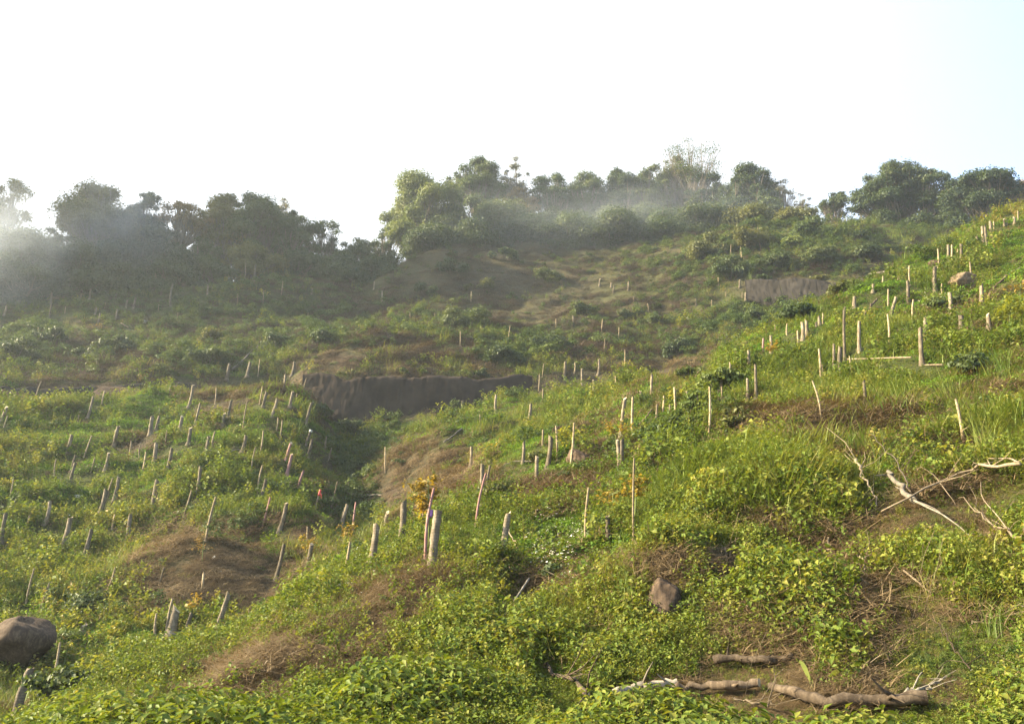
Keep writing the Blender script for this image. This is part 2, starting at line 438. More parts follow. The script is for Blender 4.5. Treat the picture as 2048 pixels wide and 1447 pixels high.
tag(obj('hillside_terrain', me), 'steep cleared hillside of bare earth under low green growth', None, None, 'structure')
# ------------------------------------------------------------------ leaf materials
def leaf_mat(name, stops, trans=0.35, patch=0.10, rough=0.55, tr_gain=1.25, spec=0.25, rand=0.55):
    m, nt = mat_new(name)
    out = N(nt, 'ShaderNodeOutputMaterial'); bs = N(nt, 'ShaderNodeBsdfPrincipled'); tr = N(nt, 'ShaderNodeBsdfTranslucent'); mx = N(nt, 'ShaderNodeMixShader')
    bs.inputs['Roughness'].default_value = rough; bs.inputs['Specular IOR Level'].default_value = spec
    geo = N(nt, 'ShaderNodeNewGeometry'); oi = N(nt, 'ShaderNodeObjectInfo')
    n1 = noise(nt, patch, 4, geo.outputs['Position'], .6); n2 = noise(nt, 5.0, 2, geo.outputs['Position'])
    a = N(nt, 'ShaderNodeMath', operation='MULTIPLY_ADD'); a.inputs[1].default_value = rand
    nt.links.new(oi.outputs['Random'], a.inputs[0]); nt.links.new(n1.outputs['Fac'], a.inputs[2])
    b = N(nt, 'ShaderNodeMath', operation='MULTIPLY_ADD'); b.inputs[1].default_value = 0.5
    nt.links.new(n2.outputs['Fac'], b.inputs[0]); nt.links.new(a.outputs[0], b.inputs[2])
    c = N(nt, 'ShaderNodeMapRange'); c.inputs['From Min'].default_value = 0.45 + .2 * rand; c.inputs['From Max'].default_value = 1.05 + .8 * rand
    nt.links.new(b.outputs[0], c.inputs['Value'])
    rp = ramp(nt, stops, c.outputs[0])
    nt.links.new(rp.outputs[0], bs.inputs['Base Color'])
    tc = mixc(nt, rp.outputs[0], (tr_gain * 1.08, tr_gain, tr_gain * .45), 1.0, 'MULTIPLY')
    nt.links.new(tc, tr.inputs['Color'])
    mx.inputs[0].default_value = trans
    nt.links.new(bs.outputs[0], mx.inputs[1]); nt.links.new(tr.outputs[0], mx.inputs[2]); nt.links.new(mx.outputs[0], out.inputs[0])
    return m
M['leaf'] = leaf_mat('creeper_leaf', [(0, (.026, .060, .008)), (.35, (.058, .120, .012)), (.7, (.112, .178, .016)), (1, (.180, .195, .028))], .40, spec=.12, rough=.65)
M['grass'] = leaf_mat('grass_blade', [(0, (.045, .085, .015)), (.4, (.090, .130, .022)), (.75, (.150, .165, .035)), (1, (.235, .200, .075))], .35)
M['dry'] = leaf_mat('dead_growth', [(0, (.042, .028, .015)), (.4, (.098, .066, .035)), (.75, (.155, .112, .060)), (1, (.24, .18, .10))], .18, rough=.8, spec=.1)
M['bracken'] = leaf_mat('dark_dead_bracken', [(0, (.024, .017, .012)), (.4, (.058, .040, .027)), (.75, (.095, .066, .044)), (1, (.14, .10, .066))], .15, rough=.8, spec=.1)
M['bush'] = leaf_mat('bush_leaf', [(0, (.022, .042, .011)), (.5, (.050, .080, .016)), (1, (.095, .115, .024))], .30)
M['weed'] = leaf_mat('weed_leaf', [(0, (.046, .072, .012)), (.5, (.092, .128, .018)), (.85, (.165, .165, .03)), (1, (.20, .135, .05))], .34, spec=.12)
def plain(name, col, rough=.7, spec=.2, var=.25, sc=14):
    m, nt = mat_new(name)
    out = N(nt, 'ShaderNodeOutputMaterial'); bs = N(nt, 'ShaderNodeBsdfPrincipled')
    bs.inputs['Roughness'].default_value = rough; bs.inputs['Specular IOR Level'].default_value = spec
    geo = N(nt, 'ShaderNodeNewGeometry'); n1 = noise(nt, sc, 4, geo.outputs['Position'])
    lo = tuple(c * (1 - var) for c in col); hi = tuple(min(1, c * (1 + var)) for c in col)
    nt.links.new(ramp(nt, [(.3, lo), (.7, hi)], n1.outputs['Fac']).outputs[0], bs.inputs['Base Color'])
    nt.links.new(bs.outputs[0], out.inputs[0])
    return m
M['straw'] = plain('dead_sticks', (.20, .155, .10), .8, .1, .45, 3)
M['petal'] = plain('white_petal', (.78, .76, .66))
M['stem'] = plain('green_stem', (.10, .12, .035))

# ------------------------------------------------------------------ growth prototypes
def frames(n, g, tilt=0.6):
    """random leaf frames: normal mostly upward, tilted by tilt"""
    nrm = np.stack([g.normal(0, tilt, n), g.normal(0, tilt, n), np.ones(n)], -1)
    nrm /= np.linalg.norm(nrm, axis=1)[:, None]
    th = g.uniform(0, 2 * math.pi, n)
    t = np.stack([np.cos(th), np.sin(th), np.zeros(n)], -1)
    t -= nrm * (t * nrm).sum(1)[:, None]
    t /= np.linalg.norm(t, axis=1)[:, None] + 1e-9
    return nrm, t, np.cross(nrm, t)
def leaves(c, size, nrm, t, b, wide=0.42, fold=0.18):
    """pointed oval leaves, two bent halves each: (verts, quads)"""
    n = len(c); s = np.asarray(size)[:, None] * np.ones((n, 1))
    p = [c - t * s * .5, c + b * s * wide - t * s * .05 + nrm * s * fold, c + t * s * .55, c - b * s * wide - t * s * .05 + nrm * s * fold, c + t * s * .02]
    v = np.stack(p, 1).reshape(-1, 3)
    i = np.arange(n)[:, None] * 5
    f = np.concatenate([i + np.array([[0, 4, 2, 1]])[:, [0, 3, 2, 1]], i + np.array([[0, 3, 2, 4]])[:, [0, 3, 2, 1]]], 0)
    return v, f
def blades(base, dirn, length, width, bend, g, seg=3):
    """arching strips from base along dirn"""
    n = len(base); L = np.asarray(length)[:, None]
    up = np.array([0, 0, 1.0])
    hz = dirn.copy(); hz[:, 2] = 0; hz /= np.linalg.norm(hz, axis=1)[:, None] + 1e-9
    sd = np.cross(hz, up)
    V = []
    p = base.copy(); d = dirn / np.linalg.norm(dirn, axis=1)[:, None]
    for k in range(seg + 1):
        w = np.asarray(width)[:, None] * (1 - (k / seg) ** 1.5 * .93) * .5
        V += [p - sd * w, p + sd * w]
        p = p + d * L / seg
        d = d + np.asarray(bend)[:, None] * (hz * .55 - up * .62) * (k + 1) / seg
        d /= np.linalg.norm(d, axis=1)[:, None]
    v = np.stack(V, 1).reshape(-1, 3)
    m = 2 * (seg + 1)
    i = np.arange(n)[:, None] * m
    f = np.concatenate([i + np.array([[2 * k, 2 * k + 1, 2 * k + 3, 2 * k + 2]]) for k in range(seg)], 0)
    return v, f
def join(parts):
    V = []; F = []; MI = []; o = 0
    for (v, f, mi) in parts:
        V.append(v); F.append(f + o); MI.append(np.full(len(f), mi)); o += len(v)
    return np.concatenate(V), np.concatenate(F), np.concatenate(MI)
def dome(n, g, rad, h, fill=.45):
    th = g.uniform(0, 2 * math.pi, n); r = rad * np.sqrt(g.random(n))
    top = h * (1 - (r / rad) ** 2 * .8)
    z = top * (fill + (1 - fill) * g.random(n))
    return np.stack([r * np.cos(th), r * np.sin(th), z], -1)
def proto_leafy(seed):
    g = np.random.default_rng(seed); n = 92
    c = dome(n, g, .36, .19, .15); nr_, t, b = frames(n, g, .85)
    v, f = leaves(c, g.uniform(.024, .072, n), nr_, t, b, .38)
    return join([(v, f, 0)]), [M['leaf']]
def proto_grass(seed):
    g = np.random.default_rng(seed); n = 26
    base = np.stack([g.normal(0, .13, n), g.normal(0, .13, n), np.zeros(n)], -1)
    th = g.uniform(0, 2 * math.pi, n); ti = g.uniform(.1, 1.0, n)
    d = np.stack([np.cos(th) * ti, np.sin(th) * ti, np.ones(n)], -1)
    v, f = blades(base, d, g.uniform(.25, .75, n), g.uniform(.012, .026, n), g.uniform(.3, 1.2, n), g)
    return join([(v, f, 0)]), [M['grass']]
def proto_dry(seed):
    g = np.random.default_rng(seed); n = 90
    base = np.stack([g.normal(0, .24, n), g.normal(0, .24, n), g.uniform(0, .16, n)], -1)
    th = g.uniform(0, 2 * math.pi, n)
    d = np.stack([np.cos(th), np.sin(th), g.uniform(-.15, .55, n)], -1)
    v, f = blades(base, d, g.uniform(.15, .5, n), g.uniform(.007, .017, n), g.uniform(-.2, .9, n), g)
    m = 16; c = dome(m, g, .34, .12, .2); nr_, t, b = frames(m, g, .9)
    v2, f2 = leaves(c, g.uniform(.04, .10, m), nr_, t, b, .28, .3)
    return join([(v, f, 0), (v2, f2, 0)]), [M['dry']]
def proto_weed(seed):
    g = np.random.default_rng(seed); V = []
    big = seed % 4 in (1, 3)
    for s in range(4 if big else 6):
        n = 13 if big else 20; x, y = g.normal(0, .13, 2); h = g.uniform(.2, .55); k = np.linspace(.15, 1, n)
        lx, ly = g.normal(0, .12, 2)
        c = np.stack([x + lx * k + g.normal(0, .05, n), y + ly * k + g.normal(0, .05, n), k * h], -1)
        nr_, t, b = frames(n, g, .7)
        v, f = leaves(c, g.uniform(.06, .125, n) if big else g.uniform(.03, .075, n), nr_, t, b, .30 if big else .24); V.append((v, f, 0))
        v, f = blades(np.array([[x, y, 0.]]), np.array([[lx, ly, h]]), [h * 1.05], [.012], [.05], g); V.append((v, f, 1))
    return join(V), [M['weed'], M['dry']]
def proto_litter(seed):
    g = np.random.default_rng(seed); n = 9
    base = np.stack([g.normal(0, .25, n), g.normal(0, .25, n), g.uniform(.04, .18, n)], -1)
    th = g.uniform(0, 2 * math.pi, n)
    d = np.stack([np.cos(th), np.sin(th), g.uniform(-.1, .5, n)], -1)
    v, f = blades(base, d, g.uniform(.3, .95, n), g.uniform(.008, .022, n), g.uniform(-.1, .3, n), g)
    return join([(v, f, 0)]), [M['straw']]
def proto_bush(seed):
    g = np.random.default_rng(seed); n = 230
    u = g.normal(0, 1, (n, 3)); u /= np.linalg.norm(u, axis=1)[:, None]; u[:, 2] = np.abs(u[:, 2])
    k = g.integers(0, 6, n); cc = np.stack([g.normal(0, .24, 6), g.normal(0, .24, 6), g.uniform(.1, .45, 6)], -1)
    c = cc[k] + u * (g.uniform(.12, .26, n)[:, None])
    nr_, t, b = frames(n, g, .6); nr_ = nr_ * .6 + u * .6; nr_ /= np.linalg.norm(nr_, axis=1)[:, None]
    t = np.cross(b, nr_); t /= np.linalg.norm(t, axis=1)[:, None]; b = np.cross(nr_, t)
    v, f = leaves(c, g.uniform(.055, .12, n), nr_, t, b, .36)
    return join([(v, f, 0)]), [M['bush']]
def proto_flower(seed):
    g = np.random.default_rng(seed); n = 26
    c = dome(n, g, .26, .24, .2); nr_, t, b = frames(n, g, .6)
    v, f = leaves(c, g.uniform(.05, .10, n), nr_, t, b, .34)
    m = 5; c2 = dome(m, g, .28, .36, .75); P = []
    for k in range(5):
        a = 2 * math.pi * k / 5
        nn, tt, bb = frames(m, g, .35)
        dirv = np.cos(a) * tt + np.sin(a) * bb
        P.append(leaves(c2 + dirv * .014, np.full(m, .026), nn, dirv, np.cross(nn, dirv), .42) + (1,))
    return join([(v, f, 0)] + P), [M['leaf'], M['petal']]

_tpl = {}
def template(kind, fn, count):
    col = bpy.data.collections.new('growth_' + kind)      # never linked to the scene: only a library for the scatter
    for k in range(count):
        (v, f, mi), mats = fn(100 * len(_tpl) + k)
        me = mesh_from(kind + '_clump', v, f, mats=mats, mat_idx=mi)
        o = bpy.data.objects.new(kind + '_clump', me); col.objects.link(o)
    _tpl[kind] = (col, count)
template('leafy', proto_leafy, 4); template('grass', proto_grass, 4); template('dry', proto_dry, 4)
template('weed', proto_weed, 4); template('bush', proto_bush, 4); template('flower', proto_flower, 3); template('bracken', lambda q: (proto_dry(q)[0], [M['bracken']]), 3); template('litter', proto_litter, 4)

def scatter(name, kind, P, yaw, tiltx, tilty, scl, label):
    col, cnt = _tpl[kind]
    me = bpy.data.meshes.new(name)
    me.vertices.add(len(P)); me.vertices.foreach_set('co', P.astype(np.float32).ravel())
    a = me.attributes.new('turn', 'FLOAT_VECTOR', 'POINT'); a.data.foreach_set('vector', np.stack([tiltx, tilty, yaw], -1).astype(np.float32).ravel())
    a = me.attributes.new('size', 'FLOAT', 'POINT'); a.data.foreach_set('value', scl.astype(np.float32))
    a = me.attributes.new('pick', 'INT', 'POINT'); a.data.foreach_set('value', rng.integers(0, cnt, len(P)).astype(np.int32))
    o = obj(name, me)
    ng = bpy.data.node_groups.new(name + '_nodes', 'GeometryNodeTree')
    ng.interface.new_socket('Geometry', in_out='INPUT', socket_type='NodeSocketGeometry')
    ng.interface.new_socket('Geometry', in_out='OUTPUT', socket_type='NodeSocketGeometry')
    gi = ng.nodes.new('NodeGroupInput'); go = ng.nodes.new('NodeGroupOutput')
    ip = ng.nodes.new('GeometryNodeInstanceOnPoints'); ci = ng.nodes.new('GeometryNodeCollectionInfo')
    ci.inputs['Collection'].default_value = col; ci.inputs['Separate Children'].default_value = True; ci.inputs['Reset Children'].default_value = True
    ip.inputs['Pick Instance'].default_value = True
    def attr(nm, ty):
        n = ng.nodes.new('GeometryNodeInputNamedAttribute'); n.data_type = ty; n.inputs['Name'].default_value = nm
        return n.outputs['Attribute']
    er = ng.nodes.new('FunctionNodeEulerToRotation')
    ng.links.new(attr('turn', 'FLOAT_VECTOR'), er.inputs[0])
    ng.links.new(gi.outputs[0], ip.inputs['Points']); ng.links.new(ci.outputs[0], ip.inputs['Instance'])
    ng.links.new(attr('pick', 'INT'), ip.inputs['Instance Index']); ng.links.new(er.outputs[0], ip.inputs['Rotation'])
    ng.links.new(attr('size', 'FLOAT'), ip.inputs['Scale']); ng.links.new(ip.outputs[0], go.inputs[0])
    md = o.modifiers.new('growth', 'NODES'); md.node_group = ng
    tag(o, label, None, None, 'stuff')

# ------------------------------------------------------------------ cut palm trunks left standing, and thin bamboo stakes
def bark_mat(name, lo, mid, hi, ring=0.0, ringsc=22.0):
    m, nt = mat_new(name)
    out = N(nt, 'ShaderNodeOutputMaterial'); bs = N(nt, 'ShaderNodeBsdfPrincipled')
    bs.inputs['Roughness'].default_value = .85; bs.inputs['Specular IOR Level'].default_value = .15
    tc = N(nt, 'ShaderNodeTexCoord'); oi = N(nt, 'ShaderNodeObjectInfo')
    mp = N(nt, 'ShaderNodeMapping'); mp.inputs['Scale'].default_value = (1, 1, .35)
    nt.links.new(tc.outputs['Object'], mp.inputs[0])
    n1 = noise(nt, 16, 6, mp.outputs[0], .7); n2 = noise(nt, 3.5, 3, tc.outputs['Object'])
    ad = N(nt, 'ShaderNodeMath', operation='MULTIPLY_ADD'); ad.inputs[1].default_value = .6
    nt.links.new(n2.outputs['Fac'], ad.inputs[0]); nt.links.new(n1.outputs['Fac'], ad.inputs[2])
    col = ramp(nt, [(.45, lo), (.8, mid), (1.0, hi)], ad.outputs[0]).outputs[0]
    if ring:
        w = N(nt, 'ShaderNodeTexWave', wave_type='BANDS', bands_direction='Z')
        w.inputs['Scale'].default_value = ringsc / 6.28 * 1.0; w.inputs['Distortion'].default_value = 1.2; w.inputs['Detail'].default_value = 2
        nt.links.new(tc.outputs['Object'], w.inputs['Vector'])
        col = mixc(nt, col, ramp(nt, [(.0, (.42, .40, .38)), (.22, (1, 1, 1))], w.outputs['Fac']).outputs[0], ring, 'MULTIPLY')
    v = N(nt, 'ShaderNodeMapRange'); v.inputs['To Min'].default_value = .55; v.inputs['To Max'].default_value = 1.25
    nt.links.new(oi.outputs['Random'], v.inputs['Value'])
    hs = N(nt, 'ShaderNodeHueSaturation'); nt.links.new(v.outputs[0], hs.inputs['Value']); nt.links.new(col, hs.inputs['Color'])
    nt.links.new(hs.outputs[0], bs.inputs['Base Color'])
    bu = N(nt, 'ShaderNodeBump'); bu.inputs['Strength'].default_value = .6; bu.inputs['Distance'].default_value = .02
    nt.links.new(n1.outputs['Fac'], bu.inputs['Height']); nt.links.new(bu.outputs[0], bs.inputs['Normal'])
    nt.links.new(bs.outputs[0], out.inputs[0])
    return m
M['post'] = bark_mat('pale_trunk_bark', (.046, .036, .024), (.130, .104, .069), (.25, .205, .145), .6, 34)
M['cut'] = bark_mat('cut_wood', (.16, .12, .075), (.30, .24, .155), (.42, .35, .24))
M['stake'] = bark_mat('bamboo', (.11, .08, .045), (.215, .165, .10), (.31, .25, .165), .5, 16)
M['pink'] = bark_mat('pinkish_stake', (.14, .065, .058), (.23, .125, .11), (.30, .19, .16))
M['purple'] = plain('purple_tape', (.20, .085, .22), .5)
M['red'] = plain('red_ribbon', (.45, .06, .05), .5)
M['white'] = plain('white_wrap', (.5, .48, .42), .6)
M['log'] = bark_mat('log_bark', (.020, .014, .009), (.060, .043, .028), (.125, .094, .064))
M['greylog'] = bark_mat('grey_log_bark', (.075, .062, .048), (.15, .13, .10), (.24, .21, .17))
M['paletwig'] = bark_mat('bleached_branch', (.075, .055, .036), (.15, .115, .075), (.24, .19, .13))
M['darktwig'] = bark_mat('dark_branch', (.055, .042, .03), (.11, .085, .06), (.18, .14, .10))

CROP = {'A': (0, 350), 'B': (680, 250), 'C': (1348, 250), 'D': (0, 740), 'E': (680, 650), 'F': (1348, 650), 'G': (0, 947), 'H': (680, 947), 'I': (1348, 947)}
KZ = 700 / 2026.0
def crop(c, x, y):
    return CROP[c][0] + x * KZ, CROP[c][1] + y * KZ

def top_at(P, px, py):
    """the point straight above P's distance, on the line of sight of (px, py)"""
    d = pix_dir(px, py)
    return d * (P[1] / d[1])
def post_mesh(name, top, rad, seed, kind, mats):
    """a standing trunk from the origin to top: flared root end, uneven rings, slanted saw cut"""
    g = np.random.default_rng(seed)
    H = np.linalg.norm(top); mb = MB()
    if kind == 's':
        n = 12 if rad > .07 else 8; m = max(7, min(22, int(H / .075)))
        t = np.linspace(-.12, 1, m)
        bend = g.normal(0, .018, 2) * H
        pts = np.stack([top[0] * t + bend[0] * np.sin(t * 3.1), top[1] * t + bend[1] * np.sin(t * 3.1), top[2] * t], -1)
        flare = 1 + .55 * np.exp(-np.clip(t, 0, 1) * H / .16) - .10 * np.clip(t, 0, 1)
        r = rad * flare * (1 + .05 * g.standard_normal(m))
        mb.tube(pts, r, n, True, 0, 1, .05, seed)
        sl = g.normal(0, .5, 2)                                       # the cut is rarely level
        for k in range(n):
            v = mb.v[(m - 1) * n + k]
            dz = np.clip((v[0] - top[0]) * sl[0] + (v[1] - top[1]) * sl[1], -.08, .08)
            dz += g.normal(0, .012) + (.06 * g.random() if g.random() < .12 else 0)
            for q in ((m - 1) * n + k, m * n + k): mb.v[q] = (v[0], v[1], v[2] + dz)
    else:
        n = 6; m = 9
        t = np.linspace(-.08, 1, m)
        bend = g.normal(0, .022, 2) * H
        pts = np.stack([top[0] * t + bend[0] * np.sin(t * 3.1), top[1] * t + bend[1] * np.sin(t * 3.1), top[2] * t], -1)
        r = rad * (1.1 - .3 * np.clip(t, 0, 1)) * (1 + .10 * (np.arange(m) % 2))
        mb.tube(pts, r, n, True, 0, 0, .06, seed)
    return mb.mesh(name, mats)

# clusters: (crop, where it stands, "kind topx topy basex basey [width px in crop] [colour]; ...")
CL = [
 ('A', 'under the left ridge trees', "s 600 570 588 645 10;s 900 572 895 615;s 1000 628 985 760 11;s 940 655 928 700;s 675 683 670 718;t 325 575 320 630;t 380 600 376 640;s 1480 520 1472 560;t 1420 505 1416 540"),
 ('A', 'high on the hazy left slope', "s 525 660 515 720;s 470 686 462 722;s 320 705 318 740;s 300 680 292 715;s 155 690 150 730;s 740 720 728 770 10;s 785 710 772 772 10;t 610 735 605 770"),
 ('A', 'midway up the shaded left slope', "s 560 765 548 808;s 580 800 570 850 10;s 680 775 668 840;s 297 755 288 835;t 380 760 375 800;t 222 880 218 950;t 1030 795 1022 840;t 920 745 915 790"),
 ('A', 'at the left edge of the shaded slope', "s 40 755 22 810;s 10 865 0 905"),
 ('A', 'near the upper right of the shaded slope', "t 1527 665 1522 745 8;t 1638 612 1628 690 8;s 1808 655 1802 690;t 1375 685 1372 750;t 1600 760 1595 810;t 1785 795 1772 850;s 1205 635 1200 690"),
 ('A', 'on the crest of the left mound', "s 1330 1095 1312 1185 22;s 1450 1083 1430 1165 18;t 1505 1062 1492 1165 11;s 1705 1080 1688 1162 15;s 1652 1150 1642 1240 14;t 1775 1172 1748 1298 11"),
 ('A', 'beside the dark ledge at left', "t 240 1190 198 1312 14;t 605 1245 588 1325 9;s 1118 1213 1092 1340 15;t 1252 1228 1245 1325"),
 ('D', 'at the far left of the lower slope', "s 40 210 8 295 16;t 45 260 22 330;s 35 825 5 1000 20;t 80 620 55 740 7"),
 ('D', 'on the left slope under the dark ledge', "s 540 155 508 275 14;t 465 235 448 300 9;s 418 372 382 480 18;t 532 375 485 505 12;s 685 322 660 435 18"),
 ('D', 'on the upper left mound', "s 882 268 870 375 22;s 922 268 902 350 17;s 1055 265 1042 350 18;s 1105 330 1090 430 20;s 1160 188 1130 315 13;t 968 340 955 440 8"),
 ('D', 'near the top of the left mound', "s 1340 172 1322 262 16;s 1300 248 1285 330 14;t 1435 165 1405 360 9;t 1520 90 1502 200 10;s 1545 125 1522 215 18;s 1605 165 1572 268 16;s 1695 122 1678 215 18;t 1720 130 1712 190 9"),
 ('D', "along the mound's right edge", "s 1805 185 1770 312 16;t 1610 270 1600 345 8;t 1635 285 1620 400 9;t 1890 380 1880 470 8;t 1920 445 1900 520 10"),
 ('D', "on the mound's lower right shoulder", "s 1685 418 1655 520 16 p;s 1690 482 1658 610 18 p;s 1800 345 1770 432 14 w;s 1808 398 1780 505 17;s 1757 580 1725 680 15 p;t 1855 690 1820 820 14 r"),
 ('D', 'on the lit middle of the left mound', "s 905 418 892 535 22;s 995 450 970 575 19;s 1210 380 1190 488 20;t 1245 350 1225 440 10;s 1425 375 1398 478 20;t 1525 345 1505 490 9;t 1480 440 1455 600 9"),
 ('D', 'left of the lit mound', "s 630 475 605 580 14;s 438 490 408 590 12;s 438 530 405 650 16;t 550 500 525 590 8;t 325 510 315 610 7"),
 ('D', 'among pale weeds left of centre', "t 760 405 750 490 8;t 812 430 808 505 12;t 845 470 820 610 9"),
 ('D', 'halfway down the left mound', "s 690 615 665 750 20;t 655 620 620 740 9;s 615 690 580 830 25;s 910 640 882 800 24;s 1162 560 1136 765 20;t 1110 690 1060 860 9;t 1250 728 1190 990 15"),
 ('D', 'above the gully on the left mound', "t 1520 545 1488 720 10;s 1540 630 1500 760 18;t 1565 730 1520 900 12 p;s 1660 765 1618 930 22;s 1645 1005 1595 1215 22"),
 ('D', 'on the bright leaves at lower left', "s 290 762 258 890 18;s 408 850 368 1010 26;s 530 925 475 1115 22;s 755 840 738 1000 22;t 665 830 648 920 9;t 170 835 150 920 8"),
 ('D', 'around the lower left hollow', "t 200 1140 150 1350 11;s 295 1220 240 1390 20;t 668 1135 600 1310 9;t 950 1135 918 1255 9;t 1180 1165 1165 1300 13"),
 ('D', 'in the shady gully', "t 1780 900 1778 985 9;s 1805 1000 1780 1155 24;t 1955 640 1920 790 9;t 2010 640 1998 700 8;s 2010 780 1975 900 20"),
 ('G', 'behind the near grassy crest', "s 1325 690 1242 935 30;s 1020 775 985 935 48;t 1000 715 960 935 14;t 908 800 898 935 14;s 1108 810 1080 925 24"),
 ('G', 'near the bottom left corner', "s 490 870 462 945 28;t 215 865 140 1090 13;t 350 965 265 1380 14;s 180 1118 90 1440 48"),
 ('H', 'on the near crest left of centre', "s 370 160 348 420 38;s 212 300 180 525 40;s 275 220 262 335 24;s 35 185 8 290 22;t 92 160 72 330 16 p;t 60 385 25 585 16"),
 ('H', 'beside the orange leaved sapling', "s 570 205 535 560 54;t 495 150 472 335 13 p;t 545 75 495 500 18 u;t 520 110 500 400 12"),
 ('H', 'in the near grass below the slip', "s 975 220 945 480 38;t 1440 70 1422 430 15;s 1548 240 1552 410 26;t 1703 -100 1700 400 12"),
 ('E', 'in a close pair at picture centre', "s 825 798 822 1090 26;s 868 810 850 940 14;t 845 850 785 1165 14 p"),
 ('E', 'left of the bare middle slope', "s 710 438 700 525 16;t 690 480 680 525 7;s 905 400 900 500 15;s 1042 320 1040 385 14;t 822 365 820 420 8"),
 ('E', 'on the green middle rise', "s 1105 455 1090 560 17;t 1180 220 1172 300 8;t 1155 280 1150 380 8;t 1175 365 1172 450 9;s 1305 210 1298 300 17"),
 ('E', 'on the sunny middle terraces', "s 1400 250 1400 350 12;t 1378 90 1375 150 8;t 1535 75 1532 170 9;s 1500 195 1495 285 13;t 1650 140 1645 270 12;t 1360 215 1355 280 8;s 1468 315 1465 395 13;t 1595 290 1592 390 12"),
 ('E', 'at the right end of the middle terraces', "s 1740 380 1735 460 14;s 1805 285 1803 430 16;s 1650 420 1625 640 22;t 1695 410 1692 640 14;s 1835 455 1832 530 12"),
 ('E', 'where the right hill meets the gully', "t 1875 405 1868 510 12;t 1935 355 1945 520 12;s 1910 460 1908 525 13;s 2008 380 2012 460 14"),
 ('E', 'below the middle terraces', "s 1220 640 1200 830 26;s 1065 670 1058 805 17;t 1175 600 1172 700 11;s 1140 755 1138 935 24;t 1250 575 1258 780 11;t 1355 560 1332 840 12;t 1585 530 1582 580 9"),
 ('E', 'beside the yellow saplings', "s 1605 660 1615 840 22;s 1632 660 1632 835 26;s 1575 620 1573 670 16"),
 ('E', 'around the dark bare bank', "s 760 700 755 820 16;t 810 510 812 590 7;t 262 700 262 850 7;t 50 890 35 970 8"),
 ('B', 'high on the brown middle slope', "t 925 635 922 690 8;t 760 960 758 1020;t 550 1085 545 1150;t 405 1080 403 1140;s 200 905 195 950 8;s 245 960 243 1020 8"),
 ('B', 'right of the brown middle slope', "s 1350 1100 1348 1160 10;t 1250 1120 1250 1170;s 1505 890 1502 930;s 1570 910 1568 940;s 1585 930 1583 970;s 1670 905 1668 955;t 1700 990 1698 1025;t 1780 1030 1785 1080 12;t 1520 1120 1515 1195;t 985 1160 968 1280 7;t 697 1190 695 1280 7;t 1615 1168 1612 1236 9"),
 ('C', 'on the misty knoll behind the right hill', "s 128 1005 130 1045 10;t 218 1010 218 1045;t 300 960 300 990 10;s 380 895 380 940 10;s 415 970 415 1015 12;t 395 965 395 1000;s 520 955 520 990;s 565 970 556 1000 10;t 455 1005 453 1045;t 255 880 257 930"),
 ('C', 'on the bushy ridge under the trees', "t 485 590 505 730 9;t 385 705 388 790 8;t 330 690 332 790 8"),
 ('C', 'at the top right corner of the hill', "t 1990 495 1992 555 8;s 1968 530 1970 580 12;s 1910 540 1912 585 11;t 1925 540 1925 580 8;s 1830 558 1835 650 16;t 1850 555 1852 600 7;s 1800 580 1812 690 14;s 1782 585 1788 675 14;s 1752 635 1755 680 12"),
 ('C', "along the right hill's upper skyline", "s 1662 690 1664 780 14;t 1640 705 1642 750 7;t 1607 690 1607 765 12;s 1585 690 1585 770 14;t 1527 715 1530 830 9;t 1362 810 1368 930 9;t 1298 870 1298 900 9;t 1210 870 1208 910 9"),
 ('C', 'around the boulder on the right hill', "s 1510 815 1512 960 20;t 1712 790 1728 940 14;s 1778 925 1778 1050 20;s 1595 968 1598 1100 20;t 1550 915 1552 970 9;s 2020 900 2022 960 12"),
 ('C', 'left of the boulder on the right hill', "s 1352 905 1355 1025 18;t 1240 945 1240 1050 10;s 1285 990 1255 1090 16;t 1385 1005 1390 1170 11;s 1152 918 1150 970 14;s 1045 990 1042 1060 18;s 988 1050 988 1085 9"),
 ('C', 'in the middle of the right hill', "s 985 1070 990 1360 17;s 1072 1130 1072 1310 20;t 1235 1090 1245 1275 11;s 1425 1170 1435 1390 24;s 1452 1110 1455 1240 20;s 1660 1100 1660 1245 28;s 1815 1090 1822 1190 22"),
 ('C', 'by the two lying poles', "s 925 1270 928 1390 16;s 962 1285 962 1460 24;t 838 1290 848 1460 13;t 858 1380 860 1450 8;t 1015 1330 1018 1440 8"),
 ('C', "on the right hill's left skyline", "s 765 1130 770 1220 18;s 742 1140 745 1245 20;t 715 1185 720 1280 11;t 655 1145 653 1215 9;s 838 1105 842 1160 14;t 862 1085 862 1150 8;s 823 1135 823 1170 10;s 955 1115 955 1170 12;t 585 1150 585 1200 7"),
 ('C', "low on the right hill's left edge", "s 560 1215 562 1320 16;t 517 1230 515 1310 12 p;s 432 1300 440 1450 20;s 325 1375 325 1480 14"),
 ('F', 'over the bushes left of the right hill', "s 470 225 475 425 16;s 425 305 425 430 16;t 205 350 200 650 12;t 75 380 75 450 10;t 8 370 12 520 13;t 275 350 275 420 9;t 140 265 100 340 8"),
 ('F', 'in the tall grass of the right hill', "t 800 315 855 590 11;s 1098 320 1110 470 14;t 1630 420 1680 740 17"),
]
ORD = ['leftmost', 'second from left', 'third from left', 'fourth from left', 'fifth from left', 'sixth from left', 'seventh from left', 'eighth from left', 'ninth from left', 'tenth from left', 'eleventh from left']
ADJ = {'': '', 'p': 'pinkish ', 'r': 'red ribboned ', 'u': 'purple taped ', 'w': 'white topped '}
seed = 0
POSTS = []; FEET = []; LOGS = []
